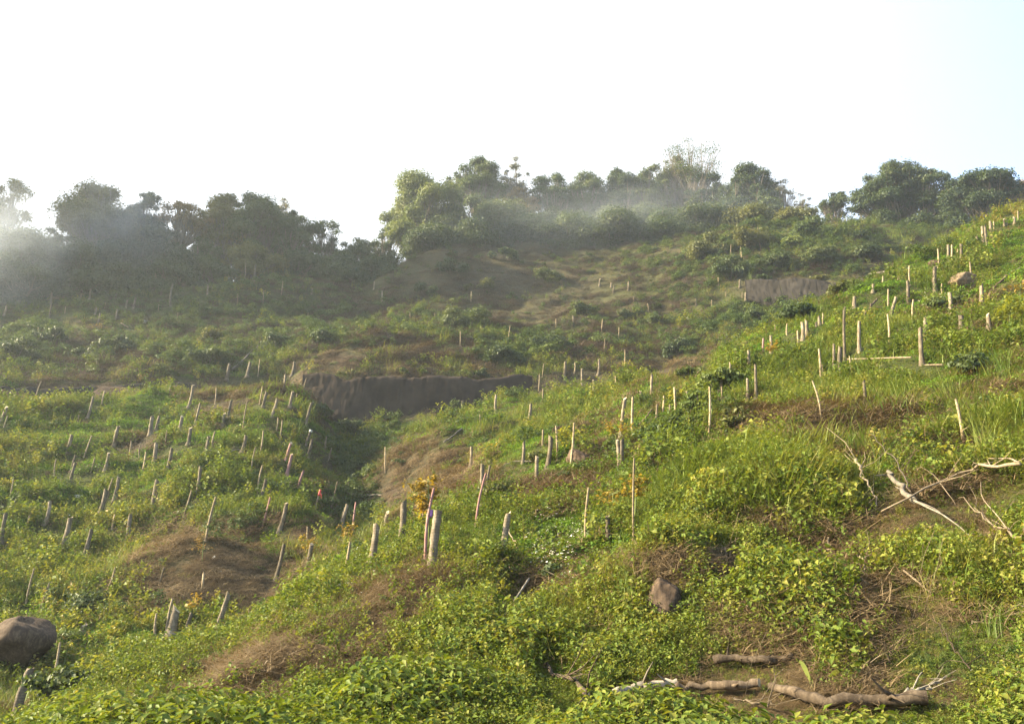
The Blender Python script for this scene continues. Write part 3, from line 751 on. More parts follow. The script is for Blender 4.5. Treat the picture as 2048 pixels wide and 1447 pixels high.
for (c, where, txt) in CL:
    it = []
    for e in txt.split(';'):
        q = e.split()
        colr = q[-1] if q[-1] in 'prwu' else ''
        nums = [float(v) for v in q[1:] if v not in 'prwu']
        it.append((q[0], *nums[:4], nums[4] if len(nums) > 4 else (9 if q[0] == 's' else 6.5), colr))
    cnt = {}
    for e in sorted(it, key=lambda e: e[3]):
        cnt.setdefault((e[0], e[6]), []).append(e)
    for (kd, colr), es in cnt.items():
        for i, (kd, tx, ty, bx, by, w, colr) in enumerate(es):
            seed += 1
            (tpx, tpy), (bqx, bqy) = crop(c, tx, ty), crop(c, bx, by)
            G = None; best = None
            for k in range(12):                                       # a stake no taller than a person: its foot lies on the nearer slope
                g = ground_near(bqx, bqy + k * 4)
                if g is None: continue
                h = np.linalg.norm(top_at(g, tpx, tpy) - g)
                if best is None or h < best: best = h; G = g
                if h < (2.2 if kd == 's' else 3.0): break
            T = top_at(G, tpx, tpy) - G
            wid = w * KZ * np.linalg.norm(G) / FPX
            wid = np.clip(wid, .085, .30) if kd == 's' else np.clip(wid, .030, .095)
            if kd == 's': mats = [M['pink' if colr == 'p' else 'post'], M['cut']]
            else: mats = [M['pink' if colr in ('p', 'u') else 'stake']]
            nm = 'trunk_post' if kd == 's' else 'bamboo_stake'
            me = post_mesh(nm, T, wid / 2, seed, kd, mats)
            base = obj(nm, me, loc=tuple(G - np.array([0, 0, .03])))
            noun = 'cut trunk post' if kd == 's' else 'thin stake'
            shade = ADJ[colr] or ('pale ' if kd == 's' else '')
            lab = f"{shade}{noun} {where}"
            if len(es) > 1: lab += ', ' + (ORD[i] if i < len(es) - 1 or len(es) == 2 and i == 0 else 'rightmost')
            tag(base, lab, 'post' if kd == 's' else 'stake', ('trunk posts standing on the slopes' if kd == 's' else 'thin stakes standing on the slopes'))
            if colr in 'ruw' and colr:
                mb = MB(); t0, t1 = {'r': (.74, 1.02), 'u': (.60, .70), 'w': (.88, 1.02)}[colr]
                tt = np.linspace(t0, t1, 4)[:, None]
                mb.tube(T[None] * tt, wid / 2 * 1.25, 8, True, 0, 0, .08, seed)
                if colr == 'r': mb.tube(np.array([T * .9, T * .86 + [.10, -.05, -.08], T * .78 + [.13, -.05, -.2]]), [.025, .02, .008], 5)
                obj({'r': 'ribbon', 'u': 'tape', 'w': 'wrap'}[colr], mb.mesh('band', [M[{'r': 'red', 'u': 'purple', 'w': 'white'}[colr]]]), base)
            POSTS.append((nm, np.linalg.norm(T), wid, np.linalg.norm(G), lab)); FEET.append(G)
print('POSTS', len(POSTS), 'tall', [(p[4], round(p[1], 2), round(p[3])) for p in POSTS if p[1] > 2.6])

# ------------------------------------------------------------------ fallen wood
def lying(c, pts, w0, w1, lift=.0):
    """a stick or log along photo points; each point rests on the slope"""
    P = []
    for (x, y) in pts:
        px, py = crop(c, x, y)
        g = ground_near(px, py); P.append(g)
    return np.array(P)
def smooth_line(P, n):
    t = np.linspace(0, len(P) - 1, n); return pchip(np.arange(len(P)), P, t) if len(P) > 2 else np.array([P[0] * (1 - a) + P[-1] * a for a in np.linspace(0, 1, n)])
def fallen(name, label, cat, c, pts, w, mat, twigs=(), group=None, raise_ends=(0, 0), knots=0, straight=False, hollow=False):
    """w = (start, end) thickness in crop px"""
    global seed
    seed += 1
    P = lying(c, pts, *w)
    if straight: P = np.array([P[0] * (1 - a) + P[-1] * a for a in np.linspace(0, 1, len(P))])
    d = np.linalg.norm(P.mean(0))
    k = KZ * d / FPX
    L = smooth_line(P, 14)
    if not straight: L[1:-1] += np.random.default_rng(seed + 50).normal(0, .022, (12, 3))
    rad = np.linspace(w[0], w[1], 14) * k / 2 * (1 if name == 'log' else .68)
    rad = rad * (1 + .10 * np.random.default_rng(seed).standard_normal(14))
    LOGS.extend(list(smooth_line(P, 24)) if w[0] > 9 else list(L[::3]))
    L[:, 2] += rad * .9 + np.linspace(raise_ends[0], raise_ends[1], 14) + .10
    mb = MB(); mb.tube(L - P[0], rad, 10 if w[0] > 14 else 6, True, 0, 1, .07, seed)
    g = np.random.default_rng(seed)
    for q in range(knots):
        i = g.integers(2, 12); dv = g.normal(0, 1, 3); dv[2] = abs(dv[2]) * .25; dv /= np.linalg.norm(dv)
        s = L[i] - P[0]; l = g.uniform(.15, .45)
        mb.tube(np.array([s, s + dv * l * .5, s + dv * l + g.normal(0, .04, 3)]), [rad[i] * .45, rad[i] * .3, rad[i] * .08], 5)
    if name == 'branch' and len(pts) > 2:
        for q in range(9):
            i = g.integers(3, 14); s = L[i] - P[0]; dv = (L[i] - L[i - 2]); dv = dv / (np.linalg.norm(dv) + 1e-6) + g.normal(0, .55, 3); dv[2] = abs(dv[2]) * .7
            l = g.uniform(.2, .7); e = s + dv * l
            mb.tube(np.array([s, s + dv * l * .5 + g.normal(0, .03, 3), e]), [rad[i] * .4, rad[i] * .25, .003], 4)
    o = obj(name, mb.mesh(name, [mat, M['cut']]), loc=tuple(P[0]))
    tag(o, label, cat, group)
    for tw in twigs:
        seed += 1
        tp, tw0, tw1, lift0, lift1 = tw
        Q = lying(c, tp, tw0, tw1)
        l0 = np.linalg.norm(L - Q[0], axis=1).argmin()
        S = smooth_line(Q, 9); S[:, 2] += np.linspace(lift0, lift1, 9) + .06
        S = S + (L[l0] - S[0])[None] * np.linspace(1, 0, 9)[:, None] ** 2 * (1 if np.linalg.norm(L[l0] - S[0]) < 1.0 else 0)
        tb = MB(); tb.tube(S - P[0], np.linspace(tw0, tw1, 9) * k / 2 * .7, 6, True, 0, 0, .06, seed)
        obj('twig', tb.mesh('twig', [mat]), o)
    return o
LG = 'fallen wood lying on the slope'
fallen('log', 'long thick brown log lying along the bottom edge', 'log', 'I', [(0, 1320), (120, 1300), (250, 1305), (380, 1300), (500, 1285)], (36, 50), M['log'], group=LG, knots=1)
fallen('log', 'grey weathered log left of the thick brown log', 'log', 'H', [(1590, 1340), (1700, 1310), (1830, 1290), (1960, 1275)], (34, 40), M['greylog'], group=LG, knots=3)
fallen('log', 'heaviest dark log half buried below the big leaf', 'log', 'I', [(565, 1300), (700, 1345), (850, 1400), (1060, 1410), (1280, 1400), (1480, 1395)], (46, 66), M['log'], group=LG, knots=2)
fallen('branch', 'pale splintered stick under the brown log', 'stick', 'I', [(340, 1355), (450, 1378), (572, 1400)], (10, 20), M['paletwig'], group=LG, knots=2)
fallen('log', 'reddish brown rotten log above the brown log', 'log', 'I', [(240, 1150), (380, 1140), (520, 1150), (690, 1125)], (40, 34), M['log'], group=LG, knots=4)
fallen('branch', 'broken grey brown branch lying on the bright creepers', 'branch', 'H', [(1195, 1150), (1230, 1200), (1310, 1240), (1370, 1260), (1430, 1340)], (24, 44), M['log'],
       twigs=[([(1430, 1340), (1380, 1390), (1370, 1400)], 20, 8, .05, 0), ([(1370, 1260), (1400, 1230)], 12, 4, .05, .1)], group=LG)
fallen('pole', 'pale grey pole leaning across the grassy hollow', 'pole', 'H', [(935, 890), (1010, 790), (1095, 692)], (12, 20), M['greylog'], group=LG, straight=True, raise_ends=(0, .15))
fallen('branch', 'thin pale stick beside the thick near post', 'stick', 'H', [(980, 390), (1025, 470)], (10, 8), M['paletwig'], group=LG, raise_ends=(.15, 0))
fallen('branch', 'short stick among the white flowers', 'stick', 'H', [(1228, 412), (1275, 370)], (14, 10), M['greylog'], group=LG)
fallen('trunk', 'thick mottled grey trunk end among fallen twigs at right', 'log', 'F', [(1255, 958), (1320, 1020), (1400, 1085)], (34, 44), M['greylog'], group=LG, raise_ends=(.22, .05), knots=2,
       twigs=[([(1395, 1080), (1480, 1125), (1560, 1165), (1660, 1240), (1740, 1320)], 18, 6, .1, .15), ([(1500, 1115), (1560, 1170)], 10, 5, .2, .15)])
fallen('branch', 'long forked grey branch running to the right edge', 'branch', 'F', [(1210, 1155), (1380, 1090), (1500, 1040), (1640, 985), (1780, 955), (1900, 965), (2040, 975)], (12, 26), M['paletwig'], group=LG, raise_ends=(.1, .35), knots=3,
       twigs=[([(1580, 1010), (1520, 975), (1440, 935)], 10, 4, .3, .3), ([(1580, 1015), (1620, 1080), (1640, 1100)], 8, 3, .3, .1), ([(2026, 985), (1960, 930), (1850, 928)], 16, 8, .35, .4)])
fallen('branch', 'bleached bare branch with many twigs below the forked one', 'branch', 'F', [(1675, 1155), (1760, 1220), (1850, 1290), (1950, 1350), (2040, 1405)], (8, 20), M['paletwig'], group=LG, raise_ends=(.3, .25),
       twigs=[([(1850, 1290), (1800, 1230), (1760, 1195)], 8, 4, .3, .3), ([(1940, 1345), (1880, 1260), (1820, 1195), (1815, 1120)], 10, 4, .28, .5), ([(1830, 1195), (1800, 1205), (1750, 1150)], 6, 3, .35, .5), ([(1900, 1310), (1960, 1230), (2010, 1195)], 7, 3, .25, .4), ([(1980, 1370), (1930, 1290), (1860, 1250)], 8, 4, .2, .25)])
fallen('branch', 'dark thin dead branch slanting above the mottled trunk', 'branch', 'F', [(1160, 808), (1260, 890), (1340, 970), (1390, 1045)], (6, 14), M['darktwig'], group=LG, raise_ends=(.55, .1))
fallen('branch', 'white straight stick in the lower right grass', 'stick', 'I', [(1345, 662), (1420, 705), (1500, 750)], (16, 10), M['paletwig'], group=LG, straight=True, raise_ends=(.12, .02))
fallen('branch', 'brown stick above the bottom right log', 'stick', 'I', [(1205, 1155), (1270, 1090), (1345, 1025)], (14, 10), M['log'], group=LG)
fallen('branch', 'thin rusty stick at far lower right', 'stick', 'I', [(1735, 925), (1820, 895), (1910, 870)], (9, 7), M['paletwig'], group=LG)
fallen('branch', 'short white upright stub in the weeds at right', 'stick', 'I', [(1125, 735), (1118, 660), (1105, 590)], (10, 18), M['paletwig'], group=LG, raise_ends=(0, .2))
fallen('branch', 'reddish twig bundle over the dark leaves', 'branch', 'I', [(1520, 1020), (1590, 1090), (1660, 1160), (1730, 1220)], (6, 12), M['log'], group=LG, raise_ends=(.25, .05), twigs=[([(1600, 1100), (1570, 1040)], 5, 3, .2, .3), ([(1660, 1160), (1600, 1150), (1540, 1190)], 6, 4, .1, .05)])
fallen('branch', 'forked grey dead branch by the heaviest log', 'branch', 'I', [(1340, 1350), (1440, 1320), (1560, 1250)], (30, 14), M['greylog'], group=LG, twigs=[([(1310, 1345), (1400, 1270), (1450, 1240)], 14, 8, .05, .1)])
fallen('branch', 'pale straight twig in the brown thicket', 'stick', 'I', [(905, 470), (925, 530)], (18, 6), M['paletwig'], group=LG, raise_ends=(.15, 0))
fallen('branch', 'upright snapped sapling with cream tip', 'stick', 'I', [(1180, 240), (1130, 160), (1080, 115)], (8, 22), M['paletwig'], group=LG, raise_ends=(.05, .5))
fallen('branch', 'thin bent twig in the brown thicket at right', 'stick', 'I', [(270, 450), (310, 500), (325, 560)], (12, 8), M['paletwig'], group=LG)
fallen('pole', 'upper of two long pale poles lying on the right hill', 'pole', 'F', [(1010, 240), (1200, 233), (1380, 226)], (12, 12), M['paletwig'], group=LG, straight=True, raise_ends=(.15, .1))
fallen('pole', 'lower and longer of two poles lying on the right hill', 'pole', 'F', [(1010, 260), (1280, 255), (1560, 252)], (14, 12), M['paletwig'], group=LG, straight=True)
fallen('log', 'dark brown log lying behind the tall post on the right hill', 'log', 'C', [(1290, 1215), (1390, 1200), (1500, 1190)], (18, 14), M['log'], group=LG, straight=True)
fallen('log', 'dark leaning log left of the tilted short post', 'log', 'C', [(1110, 1112), (1150, 1070), (1180, 1045)], (12, 12), M['log'], group=LG, raise_ends=(0, .2))
fallen('log', 'dark broken trunk lying downhill of the right boulder', 'log', 'C', [(1850, 965), (1920, 905), (2015, 840)], (10, 16), M['log'], group=LG)
fallen('log', 'long fallen log on the distant right ledge', 'log', 'C', [(1130, 868), (1240, 856), (1360, 848)], (8, 10), M['greylog'], group=LG, straight=True)
fallen('trunk', 'toppled trunk leaning behind the left mound crest', 'log', 'A', [(1340, 1145), (1430, 1065), (1515, 990)], (16, 9), M['greylog'], group=LG, raise_ends=(.2, .2))
fallen('pole', 'pale pole slanting beside the yellow saplings', 'pole', 'E', [(1735, 595), (1810, 550)], (12, 10), M['paletwig'], group=LG, raise_ends=(0, .3))
fallen('pole', 'pale pole lying in the dark gully', 'pole', 'E', [(30, 985), (130, 992), (240, 995)], (9, 7), M['greylog'], group=LG)
fallen('log', 'thin grey log across the middle gully', 'log', 'E', [(600, 690), (650, 655), (705, 612)], (10, 9), M['greylog'], group=LG)
fallen('pole', 'pale pole lying between the middle posts', 'pole', 'E', [(945, 830), (1000, 808), (1180, 795)], (8, 9), M['greylog'], group=LG)
fallen('branch', 'thin stick lying between two mound posts', 'stick', 'D', [(1200, 480), (1290, 483), (1385, 468)], (9, 7), M['greylog'], group=LG)
fallen('branch', 'small white snag on the shaded left slope', 'stick', 'A', [(700, 865), (740, 890)], (12, 9), M['paletwig'], group=LG)

# ------------------------------------------------------------------ cut faces of the terrace tracks: low banks shored with grey boards and earth
M['shoring'] = plain('grey_earth_bank', (.024, .021, .018), .95, .05, .4, .9)
M['cutbank'] = plain('brown_cut_bank', (.027, .020, .015), .95, .05, .45, .8)
def terrace(name, label, pts, mat, thick=.35, cat='wall'):
    """pts: (px, top row, foot row, metres away)"""
    p = np.array(pts, float); n = 60
    q = pchip(p[:, 0], p, np.linspace(p[0, 0], p[-1, 0], n))
    V = []; F = []; m = 14; n = 220
    q = pchip(p[:, 0], p, np.linspace(p[0, 0], p[-1, 0], n))
    for i in range(n):
        px, t_, f_, r = q[i]
        d = pix_dir(px, t_); az = math.atan2(d[0], d[1])
        one = np.array([px * .06])
        zt = r * d[2] / math.hypot(d[0], d[1]) + .50 * float(fbm(one, one * .3 + r, 2.6, 4, 2)[0])
        d2 = pix_dir(px, f_); zf = r * d2[2] / math.hypot(d2[0], d2[1]) - .8
        prof = [(r - .25 + .5 * k / m + .16 * float(fbm(one * 3.1, np.array([k * 1.9 + px * .01]), 1.4, 4, 5)[0]), zf + (zt - zf) * k / m) for k in range(m)]
        prof += [(r + .3, zt), (r + .3 + thick, zt + .02), (r + .3 + thick, zf)]
        for (rr_, z) in prof: V.append((rr_ * math.sin(az), rr_ * math.cos(az), z))
    m += 3
    for i in range(n - 1):
        for k in range(m):
            a, b = i * m + k, i * m + (k + 1) % m
            F.append([a, b, b + m, a + m])
    F.append(list(range(m))); F.append(list(range((n - 1) * m, n * m))[::-1])
    c = np.mean(V, 0)
    o = obj(name, mesh_from(name, np.array(V) - c, F, mat), loc=tuple(c))
    tag(o, label, cat, None, 'thing')
terrace('terrace_wall', 'long low dark terrace edge behind the left mound', [(-60, 774, 800, 73), (120, 775, 796, 73), (260, 768, 789, 73), (385, 760, 776, 73.4)], M['shoring'])
terrace('retaining_wall', 'wide grey brown cut bank wall above the gully at centre', [(606, 748, 800, 71.5), (720, 750, 830, 70.5), (860, 750, 836, 70.5), (980, 750, 815, 71), (1065, 748, 782, 72.2)], M['cutbank'])
terrace('retaining_wall', 'short grey bank wall below the right ridge', [(1490, 560, 585, 90), (1560, 556, 604, 89), (1620, 556, 606, 88.5), (1690, 560, 590, 88.5)], M['shoring'])
# ------------------------------------------------------------------ trees along the ridge
T_STOPS = {
 'mid2':  [(0, (.036, .060, .016)), (.5, (.072, .100, .024)), (1, (.13, .145, .036))],
 'dark':  [(0, (.016, .030, .012)), (.5, (.034, .053, .017)), (1, (.068, .080, .024))],
 'mid':   [(0, (.024, .044, .014)), (.5, (.050, .072, .019)), (1, (.095, .102, .028))],
 'light': [(0, (.055, .085, .020)), (.5, (.105, .135, .032)), (1, (.155, .17, .045))],
 'olive': [(0, (.036, .048, .014)), (.5, (.078, .084, .020)), (1, (.15, .125, .032))],
 'rust':  [(0, (.085, .062, .030)), (.5, (.16, .11, .05)), (1, (.22, .16, .075))],
 'grey':  [(0, (.065, .070, .050)), (.5, (.11, .11, .08)), (1, (.16, .15, .11))],
 'orange': [(0, (.11, .105, .02)), (.5, (.20, .145, .025)), (1, (.28, .16, .035))],
 'yellow': [(0, (.12, .14, .02)), (.5, (.22, .22, .03)), (1, (.34, .28, .05))],
}
for k, v in T_STOPS.items():
    M['t_' + k] = leaf_mat(k + '_foliage', v, .34, patch=.35, rand=.25)
M['bark'] = bark_mat('tree_bark', (.05, .040, .03), (.11, .09, .068), (.19, .16, .125))
TREE_G = {'n': 0}

def foliage(c, a, lobes, dens, leaf, g, wide=.36):
    """leaf faces over the shells of many uneven lobes; c centre, lobes: (offset, radius)"""
    V = []; F = []; o = 0
    for (off, r) in lobes:
        n = max(14, int(dens * 62 * (r / leaf) ** 2 * .42))
        u = g.normal(0, 1, (n, 3)); u /= np.linalg.norm(u, axis=1)[:, None]
        u[:, 2] = np.where(u[:, 2] < -.35, -u[:, 2] * .6, u[:, 2])
        rad = r * (1.12 - .75 * g.random(n) ** 1.3) * (1 + .22 * vnoise(u[:, 0] * 2.3 + r * 37, u[:, 1] * 2.3 + u[:, 2] * 1.7, 1) * 2)
        p = c + off + u * rad[:, None] * np.array([1, 1, .82]) + g.normal(0, .05 * r, (n, 3)) * (1 + 2.5 * (g.random(n) > .85))[:, None]
        nrm = u * .75 + g.normal(0, .45, (n, 3)); nrm[:, 2] += .3; nrm /= np.linalg.norm(nrm, axis=1)[:, None]
        t = np.cross(nrm, g.normal(0, 1, (n, 3))); t /= np.linalg.norm(t, axis=1)[:, None] + 1e-9
        v, f = leaves(p, leaf * g.uniform(.6, 1.35, n), nrm, t, np.cross(nrm, t), wide)
        V.append(v); F.append(f + o); o += len(v)
    return np.concatenate(V), np.concatenate(F)

def ridge_point(px, off, py=480):
    d = pix_dir(px, py); az = math.atan2(d[0], d[1])
    r = float(np.interp(az, AZ, RK[-1])) + off
    x, y = r * math.sin(az), r * math.cos(az)
    return np.array([x, y, float(height(x, y))])

def tree(cx, top, bot, w, off, mat, label, dens=1.0, nl=16, lean=0.0, leaf=.27, base=None, base_px=None, lob=(.26, .46), group='trees along the ridge', bare=False, name='tree'):
    TREE_G['n'] += 1
    g = np.random.default_rng(700 + TREE_G['n'])
    G = ridge_point(base_px or cx, off) if base is None else base
    k = np.linalg.norm(G) / FPX
    T = top_at(G, cx, top); B = top_at(G, cx, bot)
    C = (T + B) / 2 - G
    a = w * k / 2 * 1.25; b = max(.4, (T[2] - B[2]) / 2 * 1.06)
    nl = int(nl * 1.9); lobes = []
    lr = min(a, b * 1.3) * (.88 if name == 'tree' else 1)
    for q in range(nl):
        u = g.normal(0, 1, 3); u /= np.linalg.norm(u)
        rr_ = g.random() ** .45
        r = lr * lob[0] + lr * (lob[1] - lob[0]) * g.random() ** 1.4
        off_ = u * rr_ * np.array([a - r * .55, a * .8, b - r * .45])
        off_[2] += b * .06
        lobes.append((off_, r))
    if name == 'tree':                                                # outlying sprays that break the outline
        for q in range(7):
            u = g.normal(0, 1, 3); u[2] = abs(u[2]) * .9 - .15; u /= np.linalg.norm(u)
            lobes.append((u * np.array([a, a * .8, b]) * g.uniform(.78, 1.0), lr * g.uniform(.13, .24)))
    for s in (-1, 1):
        lobes.append((np.array([s * (a - lr * .22), 0, g.uniform(-.3, .2) * b]), lr * .24))
    lobes.append((np.array([g.uniform(-.2, .2) * a, 0, b - lr * .2]), lr * .24))
    o = empty(name, tuple(G))
    v, f = foliage(C, a, lobes, dens, leaf, g)
    obj('crown', mesh_from('crown', v, f, M['t_' + mat]), o)
    mb = MB()
    th = max(.10, min(.34, a * .075))
    fork = np.array([C[0] * .5, C[1] * .5, max(.5, (C[2] - b) * .85)])
    mb.tube(np.array([[0, 0, -.4], fork * [.35, .35, .45] + [g.normal(0, .1), 0, 0], fork]), [th * 1.3, th, th * .8], 8, True, 0, 0, .05, TREE_G['n'])
    for (lo, r) in lobes:
        e = C + lo; mid = fork * .5 + e * .5 + np.array([g.normal(0, .12 * a), 0, -.08 * b])
        mb.tube(np.array([fork, mid, e]), [th * .55, th * .34, th * .10], 5)
        for z in range(3 if not bare else 5):
            ee = e + g.normal(0, .55, 3) * r * (1.6 if bare else 1)
            mb.tube(np.array([mid, (mid + ee) / 2 + g.normal(0, .1 * r, 3), ee]), [th * .22, th * .13, th * .05], 4)
    obj('trunk', mb.mesh('trunk', [M['bark']]), o)
    tag(o, label, 'tree' if name == 'tree' else 'shrub', group)
    return o

tree(14, 362, 500, 66, 2, 'olive', 'thin misty tree at the far left end of the ridge', .5, 12)
tree(116, 458, 520, 46, 2, 'dark', 'small round dark tree left of the big yellow lit one', .9, 8, leaf=.26)
tree(200, 380, 540, 128, 3, 'olive', 'big yellow lit tree standing in the left ridge mist', 1.1, 24)
tree(290, 388, 520, 60, 3, 'mid', 'narrow tall tree right of the big yellow lit one', 1.0, 13)
tree(362, 412, 480, 104, 4, 'rust', 'flat topped open tree with brownish leaves on the left ridge', .75, 12, lob=(.22, .38))
tree(404, 482, 545, 62, 2, 'mid', 'low bushy tree under the flat topped one', 1.0, 9)
tree(446, 400, 540, 96, 4, 'olive', 'golden edged tree on the left of the big round clump', 1.1, 18)
tree(505, 402, 540, 112, 3, 'mid', 'tallest dome of the round clump on the left ridge', 1.1, 22)
tree(566, 398, 470, 34, 5, 'grey', 'tiny feathery treetop poking above the round clump', .45, 7, leaf=.24)
tree(580, 430, 545, 100, 3, 'mid', 'right hand dome of the round clump on the left ridge', 1.1, 20)
tree(652, 444, 545, 74, 4, 'dark', 'open airy tree just right of the round clump', .62, 12, lob=(.22, .38))
tree(718, 478, 556, 70, 4, 'dark', 'short dark tree in the dip between the two ridges', .75, 11)
tree(772, 458, 556, 78, 5, 'dark', 'airy tree left of the pale green one', .62, 13, lob=(.22, .38))
tree(846, 366, 520, 140, 0, 'mid2', 'pale green bright edged tree beginning the middle ridge', 1.1, 26)
tree(955, 326, 450, 96, 4, 'mid', 'tall dome shaped tree above the pale green one', 1.0, 18)
tree(912, 352, 430, 56, 6, 'dark', 'open topped tree filling behind the pale green one', .7, 9)
tree(1030, 318, 450, 50, 4, 'grey', 'slim spiky pale tree on the middle ridge', .7, 12, leaf=.26)
tree(1042, 378, 470, 62, 1, 'rust', 'rusty brown leaved tree below the slim spiky one', .9, 11)
tree(1106, 350, 460, 84, 4, 'mid', 'loose crowned tree between rusty tree and broad grove', .8, 14)
tree(1180, 352, 480, 84, 4, 'mid', 'left tree of the broad smoky grove', 1.0, 16)
tree(1244, 342, 480, 90, 4, 'dark', 'middle tree of the broad smoky grove', 1.1, 18)
tree(1310, 334, 480, 84, 4, 'mid', 'right tree of the broad smoky grove below the bare one', 1.0, 17)
tree(1384, 278, 440, 104, 5, 'mid', 'tallest almost bare tree rising over the smoky grove', .10, 20, leaf=.22, bare=True)
tree(1352, 318, 450, 84, 6, 'olive', 'brownish twiggy tree beside the almost bare one', .5, 12)
tree(1416, 352, 470, 70, 3, 'dark', 'dark tree under the almost bare one', 1.1, 13)
tree(1500, 338, 450, 96, 3, 'dark', 'dark rounded tree closing the smoky grove on the right', 1.0, 19, lob=(.24, .40))
tree(1566, 364, 440, 44, 4, 'grey', 'wispy bare tree right of the smoky grove', .3, 9, leaf=.22, bare=True)
tree(1671, 386, 440, 48, 3, 'dark', 'lone small lollipop shaped tree on the bare ridge', .85, 11, leaf=.26)
tree(1606, 388, 450, 30, 3, 'grey', 'thin feathery shrub like tree left of the lone small one', .5, 8, leaf=.22)
tree(1772, 366, 460, 96, 3, 'dark', 'left spreading part tree of the big pair on the right ridge', .95, 17, lob=(.24, .40), base_px=1790)
tree(1800, 328, 440, 108, 4, 'dark', 'tallest broad tree standing on the right ridge', 1.0, 22, lob=(.22, .38), base_px=1800)
tree(1860, 350, 452, 84, 4, 'dark', 'right leaning tree joined to the tallest right ridge one', .9, 15, lob=(.22, .38), base_px=1838)
tree(1972, 360, 462, 132, 4, 'dark', 'wide dark tree behind the right hill skyline', 1.0, 24, lob=(.24, .40))
tree(2054, 362, 460, 70, 5, 'rust', 'reddish edged tree cut by the right edge', .9, 13)
tree(-50, 400, 540, 110, 3, 'olive', 'misty tree half outside the left edge', .8, 14)

# bushy undergrowth along the ridge foot
US = [(30, 470, 590, 120, -2, 'mid', 'misty bush mass at the left edge of the ridge'), (88, 492, 580, 90, -2, 'dark', 'low dark bush under the small round ridge tree'),
      (160, 500, 585, 110, -1, 'dark', 'dark bush under the big yellow lit tree'), (238, 490, 575, 90, 0, 'dark', 'dark bush at the foot of the narrow tall tree'),
      (310, 450, 570, 80, 2, 'dark', 'gappy dark bush below the flat topped tree'), (352, 508, 572, 80, 1, 'dark', 'low gappy bush with sky showing through on the left ridge'),
      (420, 515, 566, 90, 0, 'mid', 'green bush left of the round clump foot'), (500, 500, 560, 110, 0, 'olive', 'olive bush at the foot of the round clump'),
      (590, 505, 555, 110, 0, 'dark', 'shaded bush at the right foot of the round clump'), (672, 515, 562, 80, 0, 'dark', 'dark bush under the open airy tree'),
      (745, 520, 566, 90, 0, 'dark', 'dark bush in the dip of the ridge'), (1000, 420, 510, 120, -1, 'mid', 'smoky bush under the slim spiky tree'),
      (900, 420, 520, 100, 0, 'mid', 'smoky bush right of the pale green tree'), (1090, 430, 500, 100, -1, 'dark', 'smoky bush under the loose crowned tree'), (1170, 430, 510, 110, -1, 'dark', 'dark bush under the left grove tree'),
      (1260, 430, 510, 120, -1, 'dark', 'dark bush under the middle grove tree'), (1340, 430, 500, 110, -1, 'dark', 'dark bush under the right grove tree'), (1440, 410, 480, 120, 0, 'dark', 'dark bush left under the dark rounded tree'),
      (1530, 410, 460, 90, 0, 'mid', 'bush at the foot of the dark rounded tree'), (1710, 440, 458, 24, 0, 'dark', 'tiny bush between the lone tree and the big pair'), (1760, 436, 466, 70, 1, 'dark', 'low bush under the left spreading tree'),
      (1850, 436, 468, 90, 1, 'dark', 'low bush under the right leaning tree'), (1920, 430, 470, 70, 1, 'dark', 'low bush between the big pair and the wide tree'), (1990, 440, 475, 100, 1, 'dark', 'low bush under the wide dark tree')]
US += [(870, 450, 535, 110, -5, 'dark', 'dark bush on the slope below the pale green tree'), (960, 460, 530, 120, -6, 'dark', 'dark bush below the tall dome shaped tree'), (1060, 450, 525, 120, -6, 'dark', 'dark bush below the rusty tree'),
       (1150, 440, 525, 130, -7, 'mid', 'broad dim bush on the slope below the left grove tree'), (1240, 440, 520, 130, -7, 'dark', 'broad dim bush on the slope below the middle grove tree'), (1330, 436, 515, 130, -7, 'mid', 'broad dim bush on the slope below the right grove tree'),
       (1415, 430, 500, 120, -6, 'dark', 'broad dim bush below the almost bare tree'), (1500, 425, 490, 110, -5, 'olive', 'broad olive bush below the dark rounded tree'), (1572, 426, 470, 70, -3, 'olive', 'olive thicket at the right end of the grove'),
       (60, 540, 622, 130, -3, 'dark', 'lowest dark bush at the left ridge edge'), (150, 545, 606, 120, -3, 'dark', 'lowest dark bush below the big yellow lit tree'), (260, 540, 600, 110, -3, 'dark', 'lowest dark bush below the narrow tall tree'),
       (350, 535, 594, 110, -3, 'dark', 'lowest dark bush below the flat topped tree'), (700, 530, 590, 100, -2, 'dark', 'lowest dark bush left of the ridge dip'), (775, 520, 580, 90, -2, 'dark', 'lowest dark bush under the airy tree')]
for (cx_, tp, bt, w, off, mt, lb) in US:
    bt += 14
    tree(cx_, tp, bt, w, off, mt, lb, 1.0, 12, lob=(.34, .52), group='bushes along the ridge foot', name='bush')

# shrubs and tall clumps on the slopes themselves
def shrub(px, py, w, h, mat, label, dens=1.0, leaf=None, nl=9, name='shrub', group='shrubs on the slopes'):
    TREE_G['n'] += 1
    g = np.random.default_rng(900 + TREE_G['n'])
    G = ground_near(px, py); D = np.linalg.norm(G); k = D / FPX
    a = w * k / 2; H = h * k
    leaf = leaf or np.clip(.07 + D * .0016, .09, .28)
    lobes = []
    for q in range(nl):
        x, y = g.uniform(-1, 1) * a * .7, g.uniform(-1, 1) * a * .6
        r = min(a, H) * g.uniform(.28, .5)
        lobes.append((np.array([x, y, g.uniform(.25, 1) * max(.05, H - r) * (1 - .4 * abs(x) / a)]), r))
    v, f = foliage(np.zeros(3), a, lobes, dens, leaf, g)
    o = empty(name, tuple(G))
    obj('foliage', mesh_from('foliage', v, f, M['t_' + mat] if 't_' + mat in M else M[mat]), o)
    mb = MB()
    for (lo, r) in lobes:
        mb.tube(np.array([[lo[0] * .3, lo[1] * .3, -.1], lo * .6, lo]), [.02 + .01 * H, .015 + .006 * H, .005], 5)
    obj('stem', mb.mesh('stem', [M['bark']]), o)
    tag(o, label, 'shrub', group)
